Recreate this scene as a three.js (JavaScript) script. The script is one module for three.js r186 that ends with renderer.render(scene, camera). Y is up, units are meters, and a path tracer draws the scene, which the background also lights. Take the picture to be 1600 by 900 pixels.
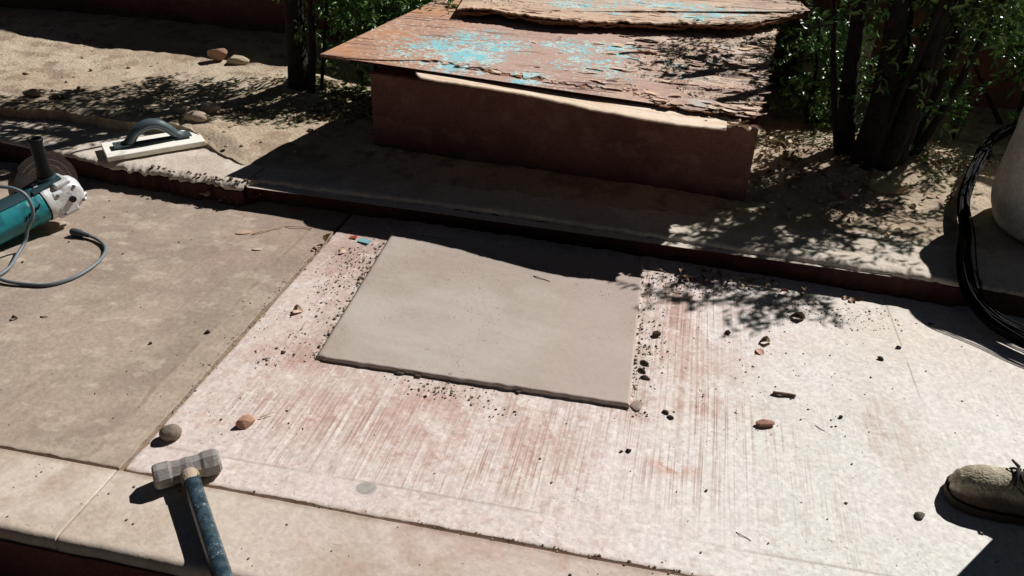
import * as THREE from 'three';
import { mergeGeometries } from 'three/addons/utils/BufferGeometryUtils.js';
import { MarchingCubes } from 'three/addons/objects/MarchingCubes.js';
import { RoundedBoxGeometry } from 'three/addons/geometries/RoundedBoxGeometry.js';

/* ---------- camera, sky, sun, exposure ---------- */
const scene = new THREE.Scene();
const camera = new THREE.PerspectiveCamera(39.31, 16 / 9, 0.05, 400);
camera.position.set(0, 1.3, 0);
camera.quaternion.setFromRotationMatrix(new THREE.Matrix4().makeBasis(
  new THREE.Vector3(0.977559, 0.028369, -0.208742), new THREE.Vector3(-0.130777, 0.858555, -0.495763), new THREE.Vector3(0.165153, 0.511937, 0.842998)));
const SUN = new THREE.Vector3(0.4655, 0.673, -0.575).normalize();
{
  // clear deep-blue air, paler towards the horizon and round the sun
  const W = 256, H = 128, d = new Float32Array(W * H * 4);
  for (let j = 0; j < H; j++) for (let i = 0; i < W; i++) {
    const el = ((j + 0.5) / H - 0.5) * Math.PI, az = ((i + 0.5) / W - 0.5) * 2 * Math.PI, y = Math.sin(el);
    const c = Math.cos(az) * Math.cos(el) * SUN.x + y * SUN.y + Math.sin(az) * Math.cos(el) * SUN.z;
    const h = Math.pow(1 - Math.max(0, y), 4), g = 0.5 * Math.pow(Math.max(0, c), 6), k = 0.023;
    d.set([k * (0.42 + 0.75 * h + g), k * (0.62 + 0.6 * h + g * 0.95), k * (1.05 + 0.35 * h + g * 0.85), 1], (j * W + i) * 4);
  }
  const t = new THREE.DataTexture(d, W, H, THREE.RGBAFormat, THREE.FloatType);
  t.mapping = THREE.EquirectangularReflectionMapping; t.magFilter = THREE.LinearFilter; t.needsUpdate = true;
  scene.background = t; scene.environment = t;
}
const sun = new THREE.DirectionalLight(new THREE.Color(1, 0.972, 0.972), 5);
sun.name = 'sun';
sun.target.position.set(-0.4, 0, -2.4);
sun.position.copy(sun.target.position).addScaledVector(SUN, 12);
sun.castShadow = true; sun.shadow.radius = 1; sun.shadow.mapSize.set(4096, 4096);
Object.assign(sun.shadow.camera, { left: -5, right: 5, top: 5, bottom: -5, near: 1, far: 30 });
scene.add(sun, sun.target);
const renderer = new THREE.WebGLRenderer({ antialias: true });
renderer.setSize(1024, 576);
renderer.shadowMap.enabled = true;
renderer.toneMapping = THREE.LinearToneMapping;
renderer.toneMappingExposure = 0.99;

/* ---------- small tools ---------- */
const V = (x, y, z) => new THREE.Vector3(x, y, z);
const { clamp, lerp, smoothstep } = THREE.MathUtils;
function rng(seed) {
  let a = seed | 0;
  return () => { a = (a + 0x6d2b79f5) | 0; let t = Math.imul(a ^ (a >>> 15), 1 | a); t = (t + Math.imul(t ^ (t >>> 7), 61 | t)) ^ t; return ((t ^ (t >>> 14)) >>> 0) / 4294967296; };
}
const LAT = new Float32Array(65536);
{ const r = rng(77); for (let i = 0; i < 65536; i++) LAT[i] = r(); }
function vn(x, y) {
  const xi = Math.floor(x), yi = Math.floor(y); let fx = x - xi, fy = y - yi;
  fx = fx * fx * (3 - 2 * fx); fy = fy * fy * (3 - 2 * fy);
  const x0 = xi & 255, x1 = (xi + 1) & 255, y0 = (yi & 255) << 8, y1 = ((yi + 1) & 255) << 8;
  const a = LAT[y0 | x0], b = LAT[y0 | x1], c = LAT[y1 | x0], d = LAT[y1 | x1];
  return a + (b - a) * fx + (c - a + (a - b - c + d) * fx) * fy;
}
function fbm(x, y, o = 4) { let s = 0, a = 0.5, t = 0; for (let i = 0; i < o; i++) { s += a * vn(x, y); t += a; a *= 0.5; x = x * 2.03 + 17.3; y = y * 2.03 + 9.1; } return s / t; }
const n3 = (x, y, z, o = 3) => (fbm(x + z * 0.71, y + 31.7, o) + fbm(y + x * 0.37 + 57.1, z + 11.9, o) + fbm(z + y * 0.53 + 101.3, x + 71.1, o)) / 3;
const ss = (a, b, x) => { const t = clamp((x - a) / (b - a), 0, 1); return t * t * (3 - 2 * t); };
const blob = (x, y, cx, cy, rx, ry) => { const d = ((x - cx) / rx) ** 2 + ((y - cy) / ry) ** 2; return Math.exp(-d); };

function tex(w, h, fn, srgb = true) {           // fn(u, v, out) writes 0..255
  const d = new Uint8Array(w * h * 4), o = [0, 0, 0, 0];
  for (let j = 0, k = 0; j < h; j++) for (let i = 0; i < w; i++, k += 4) {
    o[3] = 0; fn((i + 0.5) / w, (j + 0.5) / h, o);
    d[k] = clamp(o[0], 0, 255); d[k + 1] = clamp(o[1], 0, 255); d[k + 2] = clamp(o[2], 0, 255); d[k + 3] = 255;
  }
  const t = new THREE.DataTexture(d, w, h, THREE.RGBAFormat);
  if (srgb) t.colorSpace = THREE.SRGBColorSpace;
  t.magFilter = THREE.LinearFilter; t.minFilter = THREE.LinearMipmapLinearFilter; t.generateMipmaps = true;
  t.wrapS = t.wrapT = THREE.RepeatWrapping; t.needsUpdate = true;
  return t;
}
function texPair(w, h, fn) {                     // fn writes colour to o[0..2] and height 0..255 to o[3]
  const hd = new Uint8Array(w * h);
  let k = 0;
  const c = tex(w, h, (u, v, o) => { fn(u, v, o); hd[k++] = clamp(o[3], 0, 255); });
  const b = new THREE.DataTexture(hd, w, h, THREE.RedFormat);
  b.magFilter = THREE.LinearFilter; b.wrapS = b.wrapT = THREE.RepeatWrapping; b.needsUpdate = true;
  return [c, b];
}
const rgb = (r, g, b) => new THREE.Color().setRGB(r / 255, g / 255, b / 255, THREE.SRGBColorSpace);
const mat = (o) => new THREE.MeshStandardMaterial({ roughness: 0.9, metalness: 0, ...o });

const used = {};
function numbered(name) { const n = used[name] = (used[name] ?? -1) + 1; return n ? `${name}_${String(n).padStart(3, '0')}` : name; }
function tag(o, label, category, group, kind) {
  if (label) o.userData.label = label; if (category) o.userData.category = category;
  if (group) o.userData.group = group; if (kind) o.userData.kind = kind; return o;
}
function thing(name, label, category, [x, y, z] = [0, 0, 0], turn = 0, group) {
  const o = new THREE.Group(); o.name = numbered(name); o.position.set(x, y, z); o.rotation.y = turn; scene.add(o);
  return tag(o, label, category, group);
}
function obj(name, geos, m, parent = scene) {
  const g = Array.isArray(geos) ? mergeGeometries(geos.map(plain)) : geos;
  const o = new THREE.Mesh(g, m); o.name = parent === scene ? numbered(name) : name; o.castShadow = o.receiveShadow = true; parent.add(o); return o;
}
function plain(g) {
  g = g.index ? g.toNonIndexed() : g.clone();
  for (const k of Object.keys(g.attributes)) if (!['position', 'normal', 'uv'].includes(k)) g.deleteAttribute(k);
  if (!g.attributes.uv) g.setAttribute('uv', new THREE.BufferAttribute(new Float32Array(g.attributes.position.count * 2), 2));
  if (!g.attributes.normal) g.computeVertexNormals();
  return g;
}
/* grid of points p(s,t) for s in S, t in T; faces up when s runs along +x and t along -z */
function grid(S, T, p, uvf, flip = false) {
  const n = S.length, m = T.length, pos = new Float32Array(n * m * 3), uv = new Float32Array(n * m * 2), idx = [];
  for (let j = 0, k = 0; j < m; j++) for (let i = 0; i < n; i++, k++) {
    const q = p(S[i], T[j]); pos.set(q, k * 3);
    uv.set(uvf ? uvf(S[i], T[j], q) : [S[i], T[j]], k * 2);
  }
  for (let j = 0; j < m - 1; j++) for (let i = 0; i < n - 1; i++) {
    const a = j * n + i, b = a + 1, c = a + n, d = c + 1;
    flip ? idx.push(a, c, b, b, c, d) : idx.push(a, b, c, b, d, c);
  }
  const g = new THREE.BufferGeometry();
  g.setAttribute('position', new THREE.BufferAttribute(pos, 3)); g.setAttribute('uv', new THREE.BufferAttribute(uv, 2));
  g.setIndex(idx); g.computeVertexNormals(); return g;
}
const lin = (a, b, n) => Array.from({ length: n + 1 }, (_, i) => a + (b - a) * i / n);
function edgy(a, b, n, r = 0.012, m = 5) {       // spacing with extra rows near both ends
  const L = Math.abs(b - a), k = Math.sign(b - a), e = lin(0, 1, m).map((t) => t * t * r);
  return [...e, ...lin(r, L - r, n).slice(1, -1), ...e.slice().reverse().map((t) => L - t)].map((t) => a + k * t);
}
/* plate: top p(s,t), sides going down to bottom height yb(s,t) */
function plate(S, T, p, uvf, drop) {
  const parts = [grid(S, T, p, uvf)], dn = (q) => [q[0], typeof drop === 'function' ? drop(q) : q[1] - drop, q[2]];
  const rim = (A, f, flip) => grid(A, [0, 1], (a, k) => { const q = f(a); return k ? dn(q) : q; }, (a, k, q) => { const w = uvf ? uvf(a, k, f(a)) : [a, k]; return [w[0], w[1] + k * (f(a)[1] - dn(f(a))[1]) * 0.8]; }, flip);
  const s0 = S[0], s1 = S[S.length - 1], t0 = T[0], t1 = T[T.length - 1];
  parts.push(rim(S, (a) => p(a, t0), true), rim(S, (a) => p(a, t1), false), rim(T, (a) => p(s0, a), false), rim(T, (a) => p(s1, a), true));
  parts.push(grid([s0, s1], [t0, t1], (a, b) => dn(p(a, b)), uvf, true));
  return mergeGeometries(parts.map(plain));
}
function taper(pts, rad, seg = 24, radial = 8, wob = 0, seed = 0) {   // tube along pts with radius rad(t)
  const c = new THREE.CatmullRomCurve3(pts.map((p) => Array.isArray(p) ? V(...p) : p)), fr = c.computeFrenetFrames(seg);
  const R = typeof rad === 'function' ? rad : () => rad, L = c.getLength();
  const P = lin(0, 1, seg).map((t) => c.getPointAt(t));
  const g = grid(lin(0, 1, radial), lin(0, seg, seg), (s, i) => {
    const k = Math.round(i), a = s * Math.PI * 2, r = R(k / seg) * (1 + wob * (n3(Math.cos(a) * 1.3 + seed, k / seg * L * 14, Math.sin(a) * 1.3, 2) - 0.5));
    const q = P[k].clone().addScaledVector(fr.normals[k], Math.cos(a) * r).addScaledVector(fr.binormals[k], Math.sin(a) * r); return [q.x, q.y, q.z];
  }, (s, i) => [s, i / seg * L * 4], true);
  const caps = [0, seg].map((k) => {
    const pos = [P[k].x, P[k].y, P[k].z], ix = [];
    for (let i = 0; i < radial; i++) { const a = i / radial * Math.PI * 2, r = R(k / seg), q = P[k].clone().addScaledVector(fr.normals[k], Math.cos(a) * r).addScaledVector(fr.binormals[k], Math.sin(a) * r); pos.push(q.x, q.y, q.z); const nx = 1 + (i + 1) % radial; k ? ix.push(0, 1 + i, nx) : ix.push(0, nx, 1 + i); }
    const e = new THREE.BufferGeometry(); e.setAttribute('position', new THREE.Float32BufferAttribute(pos, 3)); e.setIndex(ix); e.computeVertexNormals(); return e;
  });
  return mergeGeometries([g, ...caps].map(plain));
}
const at = (g, x, y, z, rx = 0, ry = 0, rz = 0, sx = 1, sy = sx, sz = sx) => g.applyMatrix4(new THREE.Matrix4().compose(V(x, y, z), new THREE.Quaternion().setFromEuler(new THREE.Euler(rx, ry, rz)), V(sx, sy, sz)));
function rockGeo(seed, sx, sy, sz, rough = 0.35, det = 2, f = 1.6) {
  const g = new THREE.IcosahedronGeometry(1, det), p = g.attributes.position, v = V(0, 0, 0);
  for (let i = 0; i < p.count; i++) {
    v.fromBufferAttribute(p, i).normalize();
    const k = 1 + rough * 2 * (n3(v.x * f + seed * 3.1, v.y * f + seed * 1.7, v.z * f + 5, 3) - 0.5);
    p.setXYZ(i, v.x * k * sx, Math.max(v.y * k, -0.75) * sy, v.z * k * sz);
  }
  g.computeVertexNormals(); return g;
}
function leafGeo(L = 1, W = 0.3, curl = 0.15, fold = 0.12, n = 4) {     // pointed leaf along +x, base at origin
  const prof = [0.02, 0.75, 1, 0.7, 0.02], pos = [], uv = [], idx = [];
  for (let i = 0; i <= n; i++) {
    const t = i / n, w = prof[i] * W / 2 * L, x = t * L, y = -curl * L * (t - 0.4) ** 2 * 2;
    pos.push(x, y + fold * w * 2, w, x, y, 0, x, y + fold * w * 2, -w); uv.push(t, 0, t, 0.5, t, 1);
    if (i) { const a = (i - 1) * 3, b = i * 3; for (const k of [0, 1]) idx.push(a + k, b + k, a + k + 1, b + k, b + k + 1, a + k + 1); }
  }
  const g = new THREE.BufferGeometry(); g.setAttribute('position', new THREE.Float32BufferAttribute(pos, 3)); g.setAttribute('uv', new THREE.Float32BufferAttribute(uv, 2)); g.setIndex(idx); g.computeVertexNormals(); return g;
}
function instances(name, geo, m, list, parent = scene, label) {   // list of {p,e|q,s,c}
  const o = new THREE.InstancedMesh(geo, m, list.length); o.name = parent === scene ? numbered(name) : name; o.castShadow = o.receiveShadow = true;
  const M = new THREE.Matrix4(), q = new THREE.Quaternion();
  list.forEach((d, i) => {
    if (d.q) q.copy(d.q); else q.setFromEuler(d.e);
    M.compose(d.p, q, Array.isArray(d.s) ? V(...d.s) : V(d.s, d.s, d.s)); o.setMatrixAt(i, M); if (d.c) o.setColorAt(i, d.c);
  });
  o.userData.kind = 'stuff'; if (label) o.userData.label = label; parent.add(o); return o;
}

/* ---------- ground surfaces: materials ---------- */
// Concrete tones are functions of the place (metres) so that stains sit where the photograph has them.
const JX = -1.104, RX = 0.735, JZ = -1.14, KZ = -0.93, BZ = -2.6;
const mix3 = (o, c, k) => { o[0] += (c[0] - o[0]) * k; o[1] += (c[1] - o[1]) * k; o[2] += (c[2] - o[2]) * k; };
const ELL = (() => { const r = rng(5), a = []; for (let i = 0; i < 70; i++) a.push([-2.6 + r() * 1.45, -2.45 + r() * 1.25, 0.006 + r() * 0.022, 0.004 + r() * 0.008, r()]); return a; })();
function midSlab(u, v, o) {
  const x = JX + u * (RX - JX), z = BZ + v * (JZ - BZ);
  const big = fbm(x * 2.2 + 4, z * 2.2 + 9, 4), med = fbm(x * 9 + 1, z * 9, 4), fine = fbm(x * 120, z * 120, 2), grain = vn(x * 620, z * 620);
  const left = ss(0.25, -1.0, x);
  o[0] = 228; o[1] = 217; o[2] = 209;
  mix3(o, [213, 197, 186], left * 0.75);
  mix3(o, [226, 225, 214], ss(-0.1, 0.45, x) * 0.9 * ss(-2.3, -1.75, z)); mix3(o, [222, 213, 196], ss(0.3, 0.7, x) * 0.6 * ss(-1.8, -2.2, z));
  // broomed area ends at the trowelled margins along the joints
  const margin = Math.min(ss(JZ - 0.085, JZ - 0.105, z), ss(JX + 0.05, JX + 0.08, x + 0.01 * (med - 0.5)));
  const wx = x + 0.010 * fbm(x * 4, z * 3 + 2, 2) + 0.006 * z;
  let br = 0.5 * vn(wx * 205, z * 2.4 + 3) + 0.5 * vn(wx * 330 + 50, z * 4.2);
  const brz = ss(0.36, 0.66, fbm(x * 3.4 + 7, z * 2.6 + 5, 4)) * (0.5 + 0.5 * ss(0.3, 0.6, fbm(x * 16, z * 5 + 5, 3))) * margin * (1 - 0.75 * ss(0.15, 0.6, x)) + 0.9 * margin * Math.max(blob(x, z, -0.2, -1.36, 0.16, 0.13), 0.8 * blob(x, z, -0.28, -1.55, 0.12, 0.1), 0.7 * blob(x, z, 0.16, -2.05, 0.12, 0.14), 0.6 * blob(x, z, -0.75, -1.45, 0.16, 0.13)) * (1 - 0.6 * ss(-0.6, -1.0, x));
  const groove = ss(0.54, 0.24, br) * brz * (0.35 + 0.65 * ss(0.3, 0.55, vn(wx * 140 + 7, z * 17)));
  // red ochre stain, worn through in patches, and lodged in the grooves
  let red = 0.9 * blob(x, z, -0.99, -2.15, 0.14, 0.3) + 0.8 * blob(x, z, -0.9, -1.63, 0.2, 0.09) + 0.75 * blob(x, z, -0.5, -1.53, 0.35, 0.1) + 0.75 * blob(x, z, -0.3, -1.42, 0.18, 0.09) + 0.85 * blob(x, z, 0.1, -2.12, 0.16, 0.2)
    + 0.6 * blob(x, z, 0.14, -1.8, 0.2, 0.12) + 0.65 * blob(x, z, 0.16, -1.68, 0.1, 0.05) + 0.5 * blob(x, z, -0.7, -1.42, 0.25, 0.1) + 0.45 * blob(x, z, 0.62, -1.7, 0.09, 0.18) + 0.5 * blob(x, z, -0.02, -1.63, 0.08, 0.05) + 0.3 * blob(x, z, 0.35, -2.1, 0.25, 0.12) + 0.4 * blob(x, z, -0.42, -1.32, 0.12, 0.06);
  red = clamp(red * ss(0.32, 0.62, med * 0.5 + big * 0.25 + 0.25 * fbm(x * 34, z * 22, 3)) * 1.2, 0, 1);
  mix3(o, [186, 150, 134], red * (0.46 + 0.36 * ss(0.7, 0.3, br)));
  const spot = blob(x, z, 0.105, -1.44, 0.055, 0.022) * ss(0.35, 0.6, fbm(x * 40, z * 40, 3));
  mix3(o, [190, 140, 122], spot * 0.8);
  const white = ss(0.52, 0.68, fbm(x * 5 + 30, z * 4 + 11, 4)) * (1 - red * 0.7) * 0.25; mix3(o, [236, 228, 220], white);
  const dust = ss(0.50, 0.75, fbm(x * 6 + 80, z * 5, 4)); mix3(o, [200, 182, 166], dust * (0.10 + 0.22 * left));
  mix3(o, [172, 142, 128], groove * (0.46 + 0.26 * red)); mix3(o, [242, 234, 226], ss(0.58, 0.8, br) * brz * 0.45);
  mix3(o, [176, 152, 138], 0.75 * ss(-2.0, -2.3, z) * ss(-0.8, -0.98, x) * ss(0.25, 0.6, med + 0.1));
  const spk = ss(0.56, 0.72, fbm(x * 75, z * 60, 3)) * (0.25 + 0.75 * ss(0.35, 0.6, fbm(x * 5 + 3, z * 5 + 17, 3))); mix3(o, [186, 150, 134], spk * (0.26 * (1 - ss(0.1, 0.5, x)) + 0.05 + 0.3 * red));
  const chipw = ss(0.66, 0.74, fbm(x * 60 + 33, z * 48 + 3, 3)); mix3(o, [238, 230, 222], chipw * 0.4);
  // patches of grey splash, pitting, small dark specks
  mix3(o, [164, 158, 150], 0.85 * ss(0.55, 0.72, blob(x, z, -0.551, -1.214, 0.034, 0.028) + 0.12 * (fine - 0.5)));
  const pit = ss(0.86, 0.97, vn(x * 170 + 0.4 * z, z * 170)) * ss(0.52, 0.7, fbm(x * 7, z * 7 + 40, 3));
  mix3(o, [130, 102, 88], pit * 0.35);
  const edge = Math.min(ss(0.02, 0, x - JX), 1) + ss(0.018, 0, JZ - z); mix3(o, [150, 128, 108], clamp(edge, 0, 1) * 0.45);
  const nearp = ss(0.07, 0, Math.max(-0.89 - x, x + 0.0, z + 1.66)) * ss(-2.5, -2.3, z) * ss(0.3, 0.6, fbm(x * 30, z * 30, 3)); mix3(o, [158, 138, 120], clamp(nearp, 0, 1) * 0.35);
  const line = ss(0.006, 0.001, Math.abs(z - (JZ - 0.093 + 0.004 * vn(x * 6, 1)))) * (0.25 + 0.75 * ss(0.4, 0.6, vn(x * 3 + 2, 4))); mix3(o, [170, 158, 146], line * 0.5);
  const score = ss(0.0035, 0.001, Math.abs(x - RX - 0.004 * (fbm(z * 9, 3, 2) - 0.5))) * ss(-1.75, -2.0, z) * ss(0.3, 0.55, vn(z * 22, 7)); mix3(o, [150, 132, 114], score * 0.55);
  const k = 0.92 + 0.16 * fine + 0.10 * (grain - 0.5); o[0] *= k; o[1] *= k; o[2] *= k;
  o[3] = 150 - groove * 110 + (fine - 0.5) * 26 + (grain - 0.5) * 26 + (med - 0.5) * 14 - pit * 90 - line * 25;
}
function leftSlab(u, v, o) {
  const x = -3.3 + u * (JX + 3.3), z = BZ + v * (JZ - BZ);
  const big = fbm(x * 2 + 40, z * 2.4 + 3, 4), med = fbm(x * 8 + 9, z * 7, 4), fine = fbm(x * 110, z * 110, 2), grain = vn(x * 520, z * 520);
  o[0] = 176; o[1] = 158; o[2] = 139;
  mix3(o, [158, 141, 126], ss(0.45, 0.68, big) * 0.8);
  mix3(o, [196, 180, 158], ss(0.52, 0.72, fbm(x * 3.4 + 7, z * 3 + 20, 4)) * 0.6);
  mix3(o, [176, 150, 132], ss(-1.9, -1.15, x) * 0.6 * ss(-1.7, -2.3, z));
  mix3(o, [170, 156, 136], ss(0.5, 0.7, med) * 0.5); mix3(o, [146, 128, 112], ss(0.50, 0.66, fbm(x * 3.2 + 0.8 * z + 90, z * 4 + 33, 4)) * 0.55); mix3(o, [202, 187, 166], ss(0.58, 0.7, fbm(x * 15 + 12 * z, z * 22 - 5 * x, 4)) * 0.42);
  mix3(o, [150, 130, 112], ss(0.6, 0.72, fbm(x * 60, z * 55, 3)) * 0.22);
  const wx = x + 0.05 * z + 0.02 * fbm(x * 3, z * 2, 2), st = vn(wx * 90, z * 2.2); mix3(o, [150, 132, 113], ss(0.62, 0.9, st) * 0.35 * ss(0.4, 0.7, fbm(x * 4, z * 4 + 9, 2)));
  // trowelled margin along the joint, with its scratchy inner border
  const dm = JX - x, mg = ss(0.10, 0.085, dm + 0.012 * (med - 0.5)); mix3(o, [192, 174, 152], mg * 0.45 * ss(-2.1, -1.6, z));
  const ln = ss(0.010, 0.002, Math.abs(dm - 0.095 - 0.012 * (fbm(z * 9, 2, 2) - 0.5))); mix3(o, [140, 120, 100], ln * 0.45 * ss(0.35, 0.6, vn(z * 20, 3)));
  for (const e of ELL) { const dx = x - e[0], dz = z - e[1]; if (Math.abs(dx) < 0.05 && Math.abs(dz) < 0.04) { const d = ((dx + dz * 0.5) / e[2]) ** 2 + ((dz - dx * 0.15) / e[3]) ** 2; mix3(o, e[4] > 0.3 ? [205, 189, 166] : [190, 160, 140], Math.exp(-d * 1.3) * (0.3 + 0.5 * e[4]) * (0.5 + fine)); } }
  mix3(o, [150, 134, 116], 0.5 * ss(0.02, 0, dm) + 0.4 * ss(0.02, 0, JZ - z));
  const pit = ss(0.93, 0.99, vn(x * 120 + z * 30, z * 120)); mix3(o, [120, 102, 88], pit * 0.2);
  const k = 0.93 + 0.14 * fine + 0.06 * (grain - 0.5); o[0] *= k; o[1] *= k; o[2] *= k;
  o[3] = 140 + (fine - 0.5) * 60 + (grain - 0.5) * 30 + (med - 0.5) * 70 - pit * 80 - ss(0.62, 0.9, st) * 25 - ln * 40;
}
function kerbTone(u, v, o) {
  const x = -3.3 + u * 5.6, z = JZ + v * 0.3;
  const med = fbm(x * 7 + 3, z * 7 + 5, 4), fine = fbm(x * 110, z * 110, 2), grain = vn(x * 500, z * 500);
  o[0] = 208; o[1] = 193; o[2] = 176;
  mix3(o, [207, 188, 178], ss(-0.9, -0.2, x) * 0.8);
  mix3(o, [186, 168, 146], ss(0.48, 0.7, med) * 0.6);
  mix3(o, [224, 212, 194], ss(0.52, 0.7, fbm(x * 4 + 60, z * 5, 4)) * 0.5);
  mix3(o, [176, 146, 124], ss(0.55, 0.75, fbm(x * 10 + 20, z * 9 + 70, 3)) * 0.35);
  mix3(o, [140, 116, 98], 0.6 * ss(0.022, 0, z - JZ) * (0.4 + 0.6 * vn(x * 25, 2)));
  const pit = ss(0.94, 0.99, vn(x * 120 + z * 40, z * 120)); mix3(o, [130, 110, 94], pit * 0.25);
  const k = 0.93 + 0.13 * fine + 0.06 * (grain - 0.5); o[0] *= k; o[1] *= k; o[2] *= k;
  o[3] = 140 + (fine - 0.5) * 60 + (grain - 0.5) * 30 + (med - 0.5) * 50 - pit * 80;
}
const [midC, midB] = texPair(2048, 1640, midSlab), [rightC, rightB] = texPair(1024, 820, (u, v, o) => midSlab(1 + u, v, o)), [leftC, leftB] = texPair(1640, 1096, leftSlab), [kerbC, kerbB] = texPair(2048, 220, kerbTone);
const M = {
  mid: mat({ map: midC, bumpMap: midB, bumpScale: 0.0017, roughness: 0.92 }),
  left: mat({ map: leftC, bumpMap: leftB, bumpScale: 0.0022, roughness: 0.88 }),
  kerb: mat({ map: kerbC, bumpMap: kerbB, bumpScale: 0.002, roughness: 0.9 }),
};
// plain concrete / plaster / soil textures that repeat over a metre or two
function periodic(w, size, tones, amp, seed, srgbK = 1) {
  return texPair(w, w, (u, v, o) => {
    const x = u * size, z = v * size, bl = (f) => { // blend the four wrapped copies so that the tile closes
      const a = f(x, z), b = f(x - size, z), c = f(x, z - size), d = f(x - size, z - size), su = ss(0.7, 1, u), sv = ss(0.7, 1, v);
      return lerp(lerp(a, b, su), lerp(c, d, su), sv);
    };
    const big = bl((x, z) => fbm(x * 3 + seed, z * 3 + seed * 2, 4)), med = bl((x, z) => fbm(x * 14 + seed, z * 14, 4)), fine = bl((x, z) => fbm(x * 120 + seed, z * 120, 2));
    o[0] = tones[0][0]; o[1] = tones[0][1]; o[2] = tones[0][2];
    mix3(o, tones[1], ss(0.42, 0.66, big)); mix3(o, tones[2], ss(0.5, 0.72, med) * 0.7);
    const k = 1 + amp * (fine - 0.5) * 2; o[0] *= k; o[1] *= k; o[2] *= k; o[3] = 128 + (fine - 0.5) * 110 + (med - 0.5) * 110;
  });
}
const [soilC, soilB] = periodic(1024, 1.2, [[182, 163, 138], [196, 179, 154], [148, 126, 104]], 0.13, 11);
const [conC, conB] = periodic(1024, 1.5, [[207, 194, 176], [192, 176, 158], [216, 205, 190]], 0.09, 23);
const [plaC, plaB] = periodic(1024, 1.5, [[118, 82, 71], [104, 70, 61], [130, 98, 85]], 0.13, 41);
const [greyC, greyB] = periodic(512, 0.8, [[208, 204, 194], [190, 186, 176], [220, 216, 206]], 0.12, 61);
M.soil = mat({ map: soilC, bumpMap: soilB, bumpScale: 0.006, roughness: 1 });
M.upper = mat({ map: conC, bumpMap: conB, bumpScale: 0.003 });
M.joint = mat({ map: soilC, bumpMap: soilB, bumpScale: 0.004, color: rgb(196, 182, 168), roughness: 1 });
M.plaster = mat({ map: plaC, bumpMap: plaB, bumpScale: 0.004, roughness: 0.95 });
M.post = mat({ map: greyC, bumpMap: greyB, bumpScale: 0.004, roughness: 0.92 });
M.asphalt = mat({ map: greyC, bumpMap: greyB, bumpScale: 0.004, color: rgb(128, 122, 116) });
M.wall = mat({ map: plaC, bumpMap: plaB, bumpScale: 0.004, color: new THREE.Color(1.25, 1.1, 1.05), roughness: 0.95 });
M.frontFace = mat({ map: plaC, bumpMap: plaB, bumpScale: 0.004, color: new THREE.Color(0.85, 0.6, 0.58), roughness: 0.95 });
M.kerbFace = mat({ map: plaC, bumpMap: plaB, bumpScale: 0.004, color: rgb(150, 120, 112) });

/* ---------- setting: ground, road, pavement ---------- */
{
  const g = obj('ground', at(new THREE.PlaneGeometry(160, 160), 0, -0.25, -20, -Math.PI / 2), M.asphalt); g.userData.kind = 'structure';
  const r = obj('road', at(new THREE.PlaneGeometry(40, 12), 0, -0.17, 5.06, -Math.PI / 2), M.asphalt); r.userData.kind = 'structure';
  const bed = obj('bedding_ground', at(new THREE.BoxGeometry(12, 0.2, 4), 0, -0.112, -2.95), M.joint); bed.userData.kind = 'structure';
}
const pave = new THREE.Group(); pave.name = 'pavement'; pave.userData.kind = 'structure'; scene.add(pave);
function slabGeo(x0, x1, z0, z1, nx, nz, uvf, seed, r = 0.0035, chip = 0.005) {   // the two slabs right of the wide joint were cast as one
  return plate(edgy(x0, x1, nx), edgy(z1, z0, nz), (x, z) => {
    const dx = Math.min(x0 > 0 ? 9 : x - x0, x1 > 0 ? 9 : x1 - x), dz = Math.min(z - z0, z1 - z), d = Math.max(0, Math.min(dx, dz));
    const rr = r * (0.5 + 1.2 * fbm(x * 22 + seed, z * 22, 3)); let y = d < rr ? -rr * 0.8 * (1 - Math.sqrt(Math.max(0, 1 - (1 - d / rr) ** 2))) : 0;
    y += 0.0035 * (fbm(x * 3 + seed, z * 3, 3) - 0.5) + 0.0012 * (fbm(x * 28, z * 28 + seed, 2) - 0.5);
    const j = (x > 0.5 ? 0 : chip) * (fbm(x * 35 + seed, z * 35 + 8, 3) - 0.5) * 2 * Math.exp(-d / 0.01);
    return [x + (x - x0 < 0.03 ? j : x1 - x < 0.03 ? -j : 0), y, z + (z - z0 < 0.03 ? j : z1 - z < 0.03 ? -j : 0)];
  }, uvf, 0.028);
}
const uvMid = (s, t, q) => [(q[0] - JX) / (RX - JX), (q[2] - BZ) / (JZ - BZ)];
const uvLeft = (s, t, q) => [(q[0] + 3.3) / (JX + 3.3), (q[2] - BZ) / (JZ - BZ)];
const uvRight = (s, t, q) => [(q[0] - RX) / (RX - JX), (q[2] - BZ) / (JZ - BZ)];
const uvKerb = (s, t, q) => [(q[0] + 3.3) / 5.6, (q[2] - JZ) / 0.3];
M.right = mat({ map: rightC, bumpMap: rightB, bumpScale: 0.0017, roughness: 0.92 });
obj('slab', slabGeo(JX + 0.007, RX, BZ, JZ - 0.003, 180, 150, uvMid, 1, 0.0025), M.mid, pave);
obj('slab', slabGeo(-3.3, JX - 0.006, BZ, JZ - 0.003, 180, 130, uvLeft, 2), M.left, pave);
obj('slab', slabGeo(RX, 2.55, BZ, JZ - 0.003, 120, 150, uvRight, 1, 0.0025), M.right, pave);
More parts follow.
